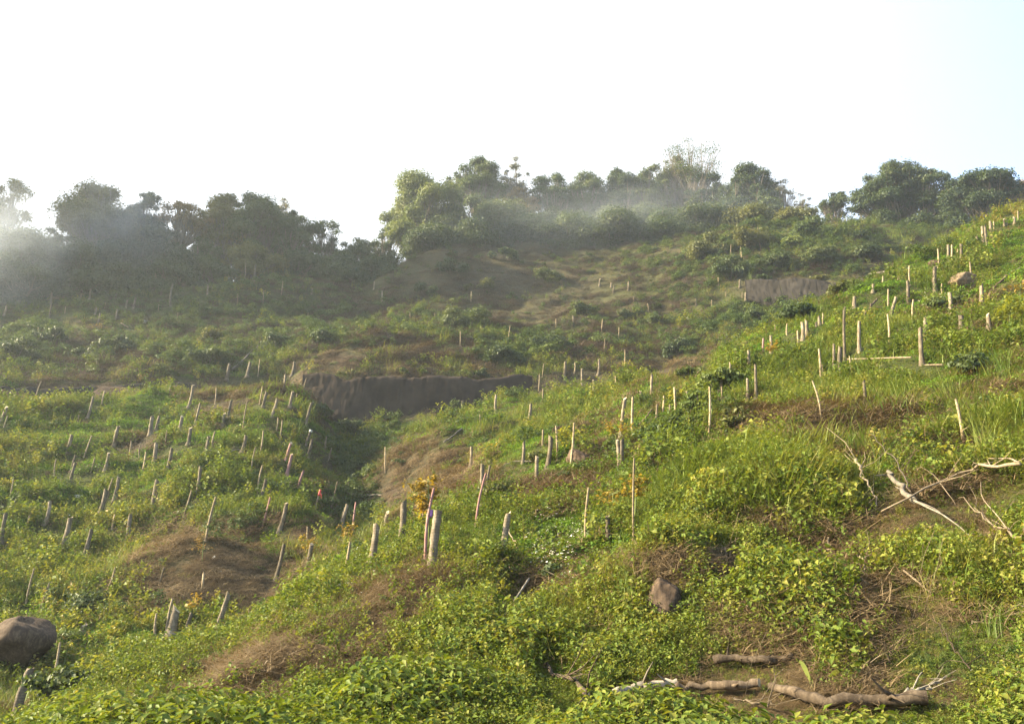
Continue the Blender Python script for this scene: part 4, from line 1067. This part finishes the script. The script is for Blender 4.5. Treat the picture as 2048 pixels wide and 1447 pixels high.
SH = [(1420, 520, 90, 62, 'olive', 'olive bush first from left on the hazy right ridge slope'), (1500, 505, 100, 64, 'olive', 'tan topped bush right of the olive one on the hazy slope'), (1590, 450, 90, 40, 'olive', 'yellowish bush below the wispy bare tree'),
      (1630, 474, 90, 34, 'mid', 'greenish bush at the right shoulder of the ridge'), (1460, 560, 80, 50, 'mid', 'green bush below the olive and tan ones'), (1540, 540, 80, 40, 'dark', 'dark bush in the middle of the hazy right slope'),
      (1650, 530, 90, 44, 'mid', 'bush above the far right earth bank'), (1740, 520, 80, 40, 'dark', 'dark bush left of the ridge grass strip'), (1590, 500, 60, 36, 'light', 'small pale bush on the hazy right slope'), (1720, 480, 36, 26, 'dark', 'dark knob of bush on the ridge crest slope'),
      (410, 735, 90, 62, 'mid', 'biggest dark green bush low on the shaded left slope'), (425, 690, 50, 40, 'olive', 'yellow green bush above the biggest dark one'), (30, 720, 80, 50, 'dark', 'dark bush at the left edge of the shaded slope'), (100, 690, 60, 40, 'dark', 'dark bush left of centre on the shaded slope'),
      (240, 705, 70, 36, 'dark', 'low dark bush in the middle of the shaded slope'), (170, 720, 60, 40, 'dark', 'small bush on the shaded left slope'), (560, 700, 70, 40, 'mid', 'bush above the mound crest posts'), (640, 690, 60, 34, 'dark', 'dark bush right of the mound crest'),
      (930, 655, 110, 50, 'mid', 'wide grassy bush on the brown middle slope'), (1020, 730, 90, 46, 'dark', 'dark bush above the earth bank'), (1100, 700, 80, 40, 'dark', 'dark bush right above the earth bank'), (1365, 710, 70, 40, 'dark', 'dark bush left of the right hill skyline'),
      (1380, 760, 60, 34, 'mid', 'glossy bush by the reddish earth knob'), (1350, 880, 64, 56, 'mid', 'broad leaved dark bush where the right hill meets the gully'), (1440, 790, 90, 66, 'light', 'bright yellow green bush on the right hill edge'), (1395, 830, 60, 60, 'light', 'light green bush left of the yellow green one'),
      (1470, 860, 70, 50, 'olive', 'olive bush below the yellow green one'), (1170, 630, 60, 34, 'mid', 'rounded bush right of the middle slope'), (1260, 640, 60, 30, 'dark', 'dark bush below the far knoll posts'), (1330, 650, 70, 34, 'mid', 'bush in front of the far knoll'),
      (1500, 650, 80, 30, 'mid', 'low bush between knoll and right hill'), (1600, 635, 70, 40, 'dark', 'dark bush behind the right hill skyline'), (1690, 590, 60, 34, 'olive', 'grassy bush behind the upper right skyline'), (1960, 750, 110, 50, 'dark', 'dark hollow bush right of the tall post'),
      (1900, 620, 90, 30, 'mid', 'low leafy bush right of the boulder posts'), (1090, 925, 60, 30, 'olive', 'low bush beside the middle posts'), (1000, 1010, 100, 50, 'olive', 'reddish green bush right of the orange sapling'), 
      (700, 880, 70, 50, 'dark', 'dark bush in the gully top'), (730, 960, 70, 44, 'dark', 'dark bush in the gully bottom'), (180, 1240, 110, 60, 'mid', 'dark leafy bush in the lower left hollow'), (130, 1400, 130, 66, 'mid', 'leafy bush in the bottom left corner'), 
      (1420, 970, 80, 40, 'yellow', 'yellowish bush in the right meadow'), (1600, 1010, 70, 40, 'mid', 'leafy bush above the dead brown one'), (1120, 1160, 70, 40, 'mid', 'bush studded with pale flowers by the leaning pole')]
SH += [(900, 545, 80, 26, 'dark', 'dark scrub on the bare slip under the trees at centre left'), (1010, 520, 90, 26, 'dark', 'dark scrub in the middle of the bare slip under the trees'), (1090, 560, 90, 28, 'mid', 'green scrub right of the bare slip under the trees'), (960, 580, 80, 24, 'olive', 'olive scrub at the foot of the bare slip'), (850, 590, 80, 26, 'dark', 'dark scrub left below the bare slip'),
       (640, 832, 50, 26, 'mid', 'small bush at the left foot of the centre bank wall'), (760, 842, 70, 24, 'dark', 'low dark bush under the middle of the centre bank wall'), (690, 752, 56, 16, 'olive', 'olive tuft hanging over the left top of the centre bank wall'),
       (830, 754, 70, 18, 'mid', 'green tuft on the middle top of the centre bank wall'), (950, 754, 60, 20, 'dark', 'dark tuft on the right top of the centre bank wall'), (900, 822, 50, 26, 'mid', 'bush at the right foot of the centre bank wall'),
       (1530, 562, 40, 14, 'mid', 'tuft on the left top of the short grey bank wall'), (1630, 562, 50, 16, 'olive', 'tuft on the right top of the short grey bank wall'), (1590, 612, 60, 20, 'mid', 'bush below the short grey bank wall')]
for s in SH: shrub(*s)

# young saplings
def sapling(px, py, tpx, tpy, w, mat, label, leaf=.10, n=150, tiers=3, hgt=.4):
    TREE_G['n'] += 1
    g = np.random.default_rng(1300 + TREE_G['n'])
    G = ground_near(px, py); T = top_at(G, tpx, tpy) - G; k = np.linalg.norm(G) / FPX
    a = w * k / 2
    o = empty('sapling', tuple(G)); mb = MB()
    mb.tube(np.array([[0, 0, -.1], T * .5 + g.normal(0, .02, 3), T]), [.022, .016, .008], 6)
    V = []; F = []; off = 0
    for q in range(9):
        u = T * g.uniform(1 - hgt, 1.0); th = g.uniform(0, 2 * math.pi); l = a * g.uniform(.55, 1.1)
        e = u + np.array([math.cos(th) * l, math.sin(th) * l, g.uniform(-.15, .35) * l])
        mb.tube(np.array([u, (u + e) / 2 + [0, 0, .08 * l], e]), [.008, .006, .003], 4)
        m = n // 9
        tt = g.uniform(.35, 1.1, m)[:, None]
        p = u + (e - u) * tt + g.normal(0, .16 * a, (m, 3))
        nrm, t, b = frames(m, g, .6)
        v, f = leaves(p, leaf * g.uniform(.7, 1.4, m), nrm, t, b, .26); V.append(v); F.append(f + off); off += len(v)
    obj('stem', mb.mesh('stem', [M['stem']]), o)
    obj('foliage', mesh_from('foliage', np.concatenate(V), np.concatenate(F), M['t_' + mat]), o)
    tag(o, label, 'sapling', 'young saplings planted on the slopes')
SAPL = [(858, 1110, 856, 958, 66, 'orange', 'biggest orange leaved sapling behind the thickest post', .12, 260), (852, 1075, 848, 1022, 36, 'yellow', 'small yellow sapling just under the biggest orange one', .10, 90),
      (694, 1105, 690, 1048, 44, 'orange', 'orange sapling left of the short thick posts', .11, 140), (615, 1125, 612, 1076, 44, 'orange', 'orange tufted sapling on the near crest above the gully', .11, 140),
      (398, 1255, 392, 1190, 40, 'orange', 'orange green sapling in front of the dark hollow', .10, 130), (120, 1350, 138, 1288, 40, 'yellow', 'yellow leaved sapling in the lower left hollow', .10, 90), (130, 1395, 136, 1340, 50, 'yellow', 'low yellowish sapling under the yellow leaved one', .10, 90),
      (1268, 1060, 1272, 955, 60, 'orange', 'orange leaved sapling tied to the stake in the near grass', .10, 200), (1225, 1040, 1226, 985, 60, 'orange', 'reddish wilted sapling left of the staked orange one', .10, 120),
      (1145, 920, 1148, 862, 60, 'yellow', 'yellow green sapling left of the bare root mound', .11, 170), (1232, 890, 1228, 850, 50, 'orange', 'orange topped sapling beside the pair of posts', .11, 140), (1120, 910, 1115, 865, 36, 'light', 'light green sapling near the middle posts', .11, 100),
      (405, 1130, 408, 1080, 34, 'rust', 'wilted reddish sapling over the bare left bank', .10, 100), (1248, 755, 1250, 722, 26, 'yellow', 'far yellow sapling on the sunny middle terraces', .15, 80), (1205, 740, 1206, 705, 26, 'light', 'far green sapling left on the sunny middle terraces', .15, 80),
      (1352, 815, 1354, 778, 40, 'yellow', 'yellow green sapling at the right end of the gully', .14, 130), (1420, 860, 1420, 770, 44, 'light', 'tall light sapling on the stake in the right bushes', .12, 150), (2020, 665, 2024, 606, 60, 'yellow', 'yellow green sapling near the right edge above the posts', .13, 170),
      (2040, 600, 2042, 566, 40, 'orange', 'orange sapling at the right edge of the hill', .13, 110), (1695, 660, 1690, 640, 30, 'yellow', 'small yellow sapling among the right hill posts', .12, 70), (20, 985, 12, 962, 30, 'yellow', 'yellow sapling at the left edge of the mound', .15, 80),
      (528, 600, 528, 580, 22, 'yellow', 'tiny yellow sapling high on the shaded left slope', .2, 60), (478, 605, 478, 590, 20, 'light', 'tiny pale sapling high on the shaded left slope', .2, 60), (1550, 720, 1548, 690, 40, 'orange', 'orange sapling on the right hill skyline', .12, 110)]
for s in SAPL: sapling(*s)

# tussocks of tall grass
def tussock(px, py, w, h, label, n=70, dry=False, spread=.5):
    TREE_G['n'] += 1
    g = np.random.default_rng(1700 + TREE_G['n'])
    G = ground_near(px, py); k = np.linalg.norm(G) / FPX
    H = h * k; a = w * k / 2
    base = np.stack([g.normal(0, a * .28, n), g.normal(0, a * .25, n), np.full(n, -.03)], -1)
    th = g.uniform(0, 2 * math.pi, n); ti = g.uniform(.03, spread, n)
    d = np.stack([np.cos(th) * ti, np.sin(th) * ti, np.ones(n)], -1)
    v, f = blades(base, d, H * g.uniform(.55, 1.2, n), np.clip(H * .016, .009, .04) * g.uniform(.6, 1.2, n), g.uniform(.1, .8, n), g, 5)
    o = obj('grass_tussock', mesh_from('grass_tussock', v, f, M['dry' if dry else 'grass']), loc=tuple(G))
    tag(o, label, 'grass tussock', 'tall grass tussocks')
TS = [(1262, 1245, 46, 110, 'tall upright grass tussock left of the earth covered stump', 40, False, .22), (1100, 1300, 80, 110, 'sparse reedy tussock in front of the leaning pole', 34, False, .4), (955, 1112, 40, 60, 'fan shaped grass tussock below the centre post pair', 30, False, .45),
      (1775, 940, 80, 80, 'wide spiky tussock in the right meadow', 60), (1700, 1020, 60, 80, 'dark tussock above the mottled trunk', 50), (1480, 1000, 110, 60, 'broad tussock left in the right meadow', 70), (1980, 930, 70, 120, 'tallest tussock by the slanting stake', 60), (1900, 800, 80, 80, 'tussock under the dark hollow bush', 60),
      (2010, 760, 60, 80, 'arching tussock at the right edge', 40), (1640, 900, 80, 60, 'tussock in the middle of the right meadow', 50), (1905, 1170, 80, 80, 'tussock below the bleached branch', 50), (2010, 1200, 70, 80, 'blue green tussock at the right edge below the branches', 50), (1860, 1200, 40, 70, 'thin pale tussock at lower right', 30),
      (1360, 1300, 50, 60, 'bluish tussock below the earth covered stump', 40), (1990, 1270, 80, 80, 'tussock in the right edge undergrowth', 50), (1585, 1180, 40, 40, 'small tussock in the brown thicket', 30), (145, 1215, 60, 60, 'grassy tussock in the lower left hollow', 60), (1420, 575, 16, 44, 'slim grass plume on the misty knoll', 20, False, .12),
      (1705, 590, 36, 36, 'pale grass clump behind the right skyline', 40), (1565, 610, 60, 36, 'tall grass before the far right earth bank', 50), (1640, 625, 50, 30, 'fringe of reeds beside the far right bank', 40), (1850, 475, 60, 34, 'grass fringe on the ridge left of the right hill', 60), (1790, 480, 60, 34, 'grass fringe on the ridge under the big tree pair', 60), (1895, 490, 40, 34, 'grass fringe where ridge and right hill meet', 50),
      (900, 655, 60, 44, 'tall grass clump left on the brown middle slope', 60), (1290, 1030, 60, 50, 'fine grass tussock right of the staked sapling', 60), (1500, 560, 40, 30, 'tall grass clump on the misty knoll top', 40)]
TS += [(1560, 1095, 66, 66, 'dead brown fern clump in the near right grass', 90, True, .8), (1738, 1300, 50, 70, 'dry brown seedling clump at lower right', 50, True, .5)]
for t in TS: tussock(*t)

# big leaved plant by the logs
def big_leaf_plant():
    G = ground_near(*crop('I', 835, 1280)); k = np.linalg.norm(G) / FPX * KZ
    o = empty('taro_plant', tuple(G))
    fwd = G / np.linalg.norm(G)
    for i, (x, y, w, tw) in enumerate([(708, 1080, 44, 1.0), (985, 1150, 50, -1.0), (770, 1180, 22, 1.2)]):
        T = top_at(G, *crop('I', x, y)) - G
        mid = T * .38; n = 9
        mb = MB(); mb.tube(np.array([[0, 0, -.05], mid * .5, mid]), [.018, .014, .010], 6)
        side = np.cross(T, fwd); side /= np.linalg.norm(side)
        side = side * math.cos(tw) + fwd * math.sin(tw)
        V = []; F = []
        for q in range(n):
            t = q / (n - 1); c = mid + (T - mid) * t + np.array([0, 0, .05 * math.sin(t * 3.14)])
            wd = w * k * (math.sin(min(1, t * 1.25 + .12) * math.pi) ** .7 if t < .98 else .02) * .5
            V += [c - side * wd + np.array([0, 0, .03]), c, c + side * wd + np.array([0, 0, .03])]
        for q in range(n - 1):
            for s_ in (0, 1): F.append([q * 3 + s_, q * 3 + s_ + 1, q * 3 + s_ + 4, q * 3 + s_ + 3])
        lf = obj('leaf', mesh_from('leaf', V, F, M['t_light'], smooth=True), o)
        obj('stalk', mb.mesh('stalk', [M['stem']]), lf)
    tag(o, 'big leaved pale green taro plant behind the heaviest log', 'plant')
big_leaf_plant()

# ------------------------------------------------------------------ boulders and stones
M['rock'] = bark_mat('earthy_rock', (.022, .015, .010), (.058, .039, .025), (.115, .080, .052))
M['paleearth'] = bark_mat('ochre_rock', (.085, .058, .034), (.18, .13, .078), (.28, .21, .135))
def boulder(px, py, w, h, label, mat, dep=.8, sq=2.6, cat='boulder', name='boulder', sink=.15, seed_=1):
    G = ground_near(px, py); k = np.linalg.norm(G) / FPX
    a, H = w * k / 2, h * k
    nu, nv = 56, 30
    th = np.linspace(0, 2 * math.pi, nu, endpoint=False); ph = np.linspace(.02, math.pi - .02, nv)
    P_, T_ = np.meshgrid(ph, th, indexing='ij')
    x, y, z = np.sin(P_) * np.cos(T_), np.sin(P_) * np.sin(T_), np.cos(P_)
    q = (np.abs(x) ** sq + np.abs(y) ** sq + np.abs(z) ** sq) ** (-1 / sq)
    gg = np.random.default_rng(400 + seed_ * 31 + int(px))
    pl = gg.normal(0, 1, (22, 3)); pl /= np.linalg.norm(pl, axis=1)[:, None]; pd = gg.uniform(.62, .98, 22)
    dots = np.clip(x[..., None] * pl[:, 0] + y[..., None] * pl[:, 1] + z[..., None] * pl[:, 2], .08, None)
    d = np.minimum((pd / dots).min(-1), 1.15) / np.clip(q, .9, 1.12)
    d = d * (1 + .12 * fbm(x * 2.2 + seed_ * 7, y * 2.2 + z * 2, 1.0, 4, seed_) + .07 * fbm(x * 9 + seed_, z * 9 + y * 7, 1.0, 3, seed_ + 2))
    V = np.stack([x * q * d * a, y * q * d * a * dep, z * q * d * H * .6 + H * (.5 - sink)], -1).reshape(-1, 3)
    F = [[i * nu + j, i * nu + (j + 1) % nu, (i + 1) * nu + (j + 1) % nu, (i + 1) * nu + j][::-1] for i in range(nv - 1) for j in range(nu)]
    F.append(list(range(nu))); F.append(list(range((nv - 1) * nu, nv * nu))[::-1])
    tag(obj(name, mesh_from(name, V, F, mat, smooth=True), loc=tuple(G)), label, cat)
boulder(10, 1330, 130, 84, 'large brown boulder at the left edge in the lower hollow', M['rock'], .9, 3.4, seed_=1)
boulder(1930, 576, 50, 34, 'ochre boulder among posts high on the right hill', M['paleearth'], .8, 4.0, seed_=2)
boulder(1330, 1240, 96, 84, 'squarish earth covered stump right of the tall grass tussock', M['rock'], .7, 3.2, 'stump', 'tree_stump', seed_=3)
boulder(1885, 618, 60, 14, 'low flat pale rock below the ochre boulder', M['paleearth'], seed_=5)
boulder(1160, 930, 54, 36, 'brown root mound below the yellow green sapling', M['rock'], seed_=6, name='root_mound', cat='mound')
boulder(1375, 1005 + 95, 40, 26, 'small brown rock above the earth covered stump', M['rock'], seed_=2)
boulder(1115, 870, 30, 22, 'dark stump like rock under the middle terraces', M['rock'], seed_=7)
boulder(1872, 532, 30, 14, 'small dark rock left of the ochre boulder', M['rock'], seed_=8)
boulder(1676, 588, 16, 8, 'dark small rock on the far right earth bank', M['rock'], seed_=3)
boulder(1376, 640, 9, 8, 'tiny white stone left of the misty knoll', M['white'], seed_=4, name='stone', cat='stone')
boulder(1440, 680, 9, 10, 'tiny white stone below the misty knoll', M['white'], seed_=5, name='stone', cat='stone')
boulder(158, 995, 16, 7, 'small pale stone on the lit left mound', M['white'], seed_=6, name='stone', cat='stone')
boulder(288, 646, 10, 8, 'white scrap on the shaded left slope', M['white'], seed_=7, name='stone', cat='stone')
boulder(427, 1120, 7, 10, 'white flint left on the bare left bank', M['white'], seed_=2, name='stone', cat='stone')
boulder(440, 1150, 9, 11, 'pale grey flint right on the bare left bank', M['white'], seed_=8, name='stone', cat='stone')
# ------------------------------------------------------------------ sow the hillside
dR = np.gradient(RR)[:, None]; dA = np.gradient(AZ)[None, :]
area = dR * rr * dA / NZ
inview = ((np.abs(AZ) < R(43))[None, :] | ((np.abs(AZ) < R(75))[None, :] & (rr < 26))) & (rr > 3.5) & (rr < 150)
ridge = RK[-1][None, :] + 6
ok = inview & (rr < ridge)
view = np.stack([X, Y, Z], -1); vd = np.linalg.norm(view, axis=-1)
facing = -(view[..., 0] * NX + view[..., 1] * NY + view[..., 2] * NZ) / vd
wgt = np.where(ok, area / np.maximum(vd, 9.0) ** 2 * np.clip(facing * 1.2 + .25, .16, 1.2), 0)
wgt = wgt / np.clip(rr / 30, .33, 1.0) ** 0.9
cdf = np.cumsum(wgt.ravel()); cdf /= cdf[-1]
NS = 480000
pick = np.searchsorted(cdf, rng.random(NS))
pi, pj = np.unravel_index(pick, Z.shape)
r_s = RR[pi] + (rng.random(NS) - .5) * dR[pi, 0]; a_s = AZ[pj] + (rng.random(NS) - .5) * dA[0, pj]
PX, PY = r_s * np.sin(a_s), r_s * np.cos(a_s)
P = np.stack([PX, PY, height(PX, PY)], -1)
zs = zones(P)
soil = np.clip(np.maximum(zs['soil'], .7 * np.clip((0.62 - NZ[pi, pj]) / .2, 0, 1)), 0, 1)
u = rng.random(NS)
# the ground is kept weeded round each post, stake and log: nothing tall stands within a stride of its foot on the open side
clear = np.ones(NS)
for G in FEET:
    near_ = np.nonzero((np.abs(P[:, 0] - G[0]) < 1.6) & (np.abs(P[:, 1] - G[1]) < 1.8))[0]
    if len(near_) == 0: continue
    d = P[near_] - G; rg = math.hypot(G[0], G[1]); fx, fy = G[0] / rg, G[1] / rg
    al = -(d[:, 0] * fx + d[:, 1] * fy); ac = np.abs(d[:, 0] * fy - d[:, 1] * fx)
    wd = .18 + rg * .006
    hit = (ac < wd) & (al > -.12) & (al < .5 + rg * .012)
    clear[near_[hit]] = np.minimum(clear[near_[hit]], .28)
pat = fbm(P[:, 0] + 300, P[:, 1], 3.2, 3, 6) * 1.6
pat2 = fbm(P[:, 0] - 80, P[:, 1] + 60, 4.5, 3, 2) * 1.6
farw = np.clip((r_s - 70) / 25, 0, 1)
for _z in ('grass', 'dry', 'bush'): zs[_z] = np.clip(zs[_z], 0, 1.1)
score = {
 'leafy': .52 + pat * .5 - farw * .22 - .50 * zs['dry'] - .3 * soil,
 'weed': .34 + pat2 * .7 - .15 * zs['dry'] + .25 * zs['grass'],
 'grass': .10 - pat * .4 + .36 * zs['grass'] * np.clip(.9 + 1.8 * pat2, .1, 2),
 'dry': .10 + .35 * np.maximum(0, -pat2) + 1.15 * zs['dry'] * np.clip(1 + 1.2 * pat, .25, 1.7) + .45 * soil + .50 * farw,
 'bush': .02 + .15 * np.maximum(0, pat) + 0.6 * zs['bush'] * np.clip(1 + 1.4 * pat, .1, 2) + .34 * farw,
 'litter': .05 + .30 * zs['dry'] + .06 * zs['grass'],
 'flower': .015 + .42 * zs['flower'],
}
for _k in ('leafy', 'weed', 'grass', 'bush'): score[_k] = score[_k] * (1 - .48 * np.clip(zs['dry'], 0, 1) * (r_s < 60))
names = list(score)
S = np.stack([np.clip(score[k], .01, None) for k in names], -1) ** 1.8
S /= S.sum(1)[:, None]
ch = (rng.random(NS)[:, None] > np.cumsum(S, 1)).sum(1).clip(0, len(names) - 1)
for G in LOGS:
    near_ = np.nonzero((np.abs(P[:, 0] - G[0]) < 1.6) & (np.abs(P[:, 1] - G[1]) < 1.8))[0]
    if len(near_) == 0: continue
    d = P[near_] - G; rg = math.hypot(G[0], G[1]); fx, fy = G[0] / rg, G[1] / rg
    al = -(d[:, 0] * fx + d[:, 1] * fy); ac = np.abs(d[:, 0] * fy - d[:, 1] * fx)
    hit = (ac < .22 + rg * .004) & (al > -.25) & (al < .75 + rg * .006 + .5 * (rg < 13))
    clear[near_[hit]] = np.minimum(clear[near_[hit]], np.where(rng.random(int(hit.sum())) < .30, .75, .36))
keep = u > soil * np.where((ch == names.index('dry')) | (ch == names.index('litter')) | (ch == len(names)), .50, .95)
names.append('bracken'); ch = np.where((ch == names.index('dry')) & (r_s > 74 + 6 * rng.standard_normal(NS)), names.index('bracken'), ch)
nx, ny = NX[pi, pj], NY[pi, pj]
grow = np.clip(.50 + r_s / 72, .62, 1.6) * np.clip(1 + 1.0 * fbm(P[:, 0] + 9, P[:, 1] - 33, 1.3, 3, 7), .45, 1.45) * (1 - .5 * soil) * np.where((r_s > 14) & (r_s < 24) & (a_s < R(-2)), .72, 1.0)
LBL = {'bracken': ('dead_bracken', 'dark reddish brown dead growth on the far slopes'), 'litter': ('dead_sticks', 'thin pale dead sticks strewn among the growth'), 'leafy': ('creeper_cover', 'bright green broad leaved creepers spread over the slope'), 'grass': ('grass', 'long green grass blades growing in drifts on the slope'),
       'dry': ('dead_undergrowth', 'brown dead stems and wiry litter lying on the slope'), 'weed': ('weeds', 'low yellowish weeds growing among the creepers'),
       'bush': ('scrub', 'dark green low scrub dotted over the slope'), 'flower': ('wildflowers', 'small white wildflowers blooming over green leaves on the slope')}
for k, nm in enumerate(names):
    s = keep & (ch == k)
    n = int(s.sum())
    if nm == 'grass': sc = grow[s] * rng.uniform(.5, 1.2, n) * (1 + .35 * np.clip(zs['grass'][s], 0, 1))
    elif nm == 'bush': sc = grow[s] * rng.uniform(.45, 1.15, n) * (.62 + .38 * np.clip(r_s[s] / 50, 0, 1))
    else: sc = grow[s] * rng.uniform(.5, 1.45, n)
    sc = sc * clear[s]
    lean = .55 if nm in ('leafy', 'dry', 'bracken') else .15
    off = np.stack([nx[s], ny[s], np.zeros(n)], -1) * 0
    # tilt so that the clump follows the slope; the yaw spins it about its own axis first, so keep it within a turn
    yaw = rng.uniform(0, 2 * math.pi, n)
    tx = -np.arctan2(ny[s], NZ[pi, pj][s]) * lean; ty = np.arctan2(nx[s], NZ[pi, pj][s]) * lean
    # euler XYZ turns about X, then Y, then Z: express the slope tilt in the clump's own turned frame
    ex = tx * np.cos(yaw) + ty * np.sin(yaw); ey = -tx * np.sin(yaw) + ty * np.cos(yaw)
    scatter(LBL[nm][0], nm, P[s] - np.array([0, 0, .02]), yaw, ex, ey, sc, LBL[nm][1])
# ------------------------------------------------------------------ morning haze and smoke over the hillside
lowest = float(Z.min()) - 1.0
m, nt = mat_new('morning_haze')
out = N(nt, 'ShaderNodeOutputMaterial'); pv = N(nt, 'ShaderNodeVolumePrincipled')
pv.inputs['Color'].default_value = (.80, .90, 1.0, 1)
pv.inputs['Density'].default_value = HAZE_DENSITY
pv.inputs['Anisotropy'].default_value = 0.35
nt.links.new(pv.outputs[0], out.inputs['Volume'])
hx, hz = 905.0, 102.0
hv = [(x, y, z) for z in (lowest, hz) for y in (-hx, hx) for x in (-hx, hx)]
hf = [[0, 2, 3, 1], [4, 5, 7, 6], [0, 1, 5, 4], [2, 6, 7, 3], [0, 4, 6, 2], [1, 3, 7, 5]]
tag(obj('haze', mesh_from('haze', hv, hf, m)), 'pale sunlit haze hanging over the hillside', None, None, 'stuff')

# smoke drifting among the ridge trees: soft puffs, each a closed body of thin smoke
def puff(px, py, dist, wpx, hpx, depth, tau, label):
    """tau: how much light one straight path through the middle loses"""
    m, nt = mat_new('drifting_smoke')
    out = N(nt, 'ShaderNodeOutputMaterial'); pv = N(nt, 'ShaderNodeVolumePrincipled')
    pv.inputs['Color'].default_value = (.78, .87, 1.0, 1); pv.inputs['Anisotropy'].default_value = .2
    tc = N(nt, 'ShaderNodeTexCoord'); mp = N(nt, 'ShaderNodeMapping'); ln = N(nt, 'ShaderNodeVectorMath', operation='LENGTH')
    nz = noise(nt, 2.3, 3, tc.outputs['Object'])
    mr = N(nt, 'ShaderNodeMapRange', interpolation_type='SMOOTHERSTEP')
    mr.inputs['From Min'].default_value = 1.0; mr.inputs['From Max'].default_value = 0.0; mr.inputs['To Max'].default_value = 1.0
    m2 = N(nt, 'ShaderNodeMapRange'); m2.inputs['From Min'].default_value = .35; m2.inputs['From Max'].default_value = .7; m2.inputs['To Max'].default_value = 4.4 * tau / depth
    mu = N(nt, 'ShaderNodeMath', operation='MULTIPLY')
    nt.links.new(tc.outputs['Object'], ln.inputs[0]); nt.links.new(ln.outputs['Value'], mr.inputs['Value'])
    nt.links.new(nz.outputs['Fac'], m2.inputs['Value']); nt.links.new(mr.outputs[0], mu.inputs[0]); nt.links.new(m2.outputs[0], mu.inputs[1])
    nt.links.new(mu.outputs[0], pv.inputs['Density'])
    nt.links.new(pv.outputs[0], out.inputs['Volume'])
    d = pix_dir(px, py); C = d / math.hypot(d[0], d[1]) * dist; k = np.linalg.norm(C) / FPX
    nu, nv = 28, 16; V = []; F = []
    for i in range(nv):
        ph = math.pi * (i + .5) / nv
        for j in range(nu):
            th = 2 * math.pi * j / nu
            V.append((math.sin(ph) * math.cos(th), math.sin(ph) * math.sin(th), math.cos(ph)))
    F = [[i * nu + j, (i + 1) * nu + j, (i + 1) * nu + (j + 1) % nu, i * nu + (j + 1) % nu] for i in range(nv - 1) for j in range(nu)]
    F.append(list(range(nu))); F.append(list(range((nv - 1) * nu, nv * nu))[::-1])
    o = obj('smoke', mesh_from('smoke', V, F, m, smooth=True), loc=tuple(C)); o.rotation_euler = (0, 0, -math.atan2(C[0], C[1])); o.scale = (wpx * k, depth / 2, hpx * k)
    tag(o, label, None, None, 'stuff')
puff(-30, 490, 110, 190, 190, 20, .33, 'dense white smoke and imitated glare at the left end of the ridge')  # smoke body that also stands in for the white glare at far left
puff(240, 450, 113, 150, 130, 16, .16, 'pale smoke and imitated glare drifting through the yellow lit tree')  # the streak of glare here is put into this puff too
puff(1180, 440, 120, 560, 130, 18, .10, 'bluish smoke lying along the middle ridge trees')
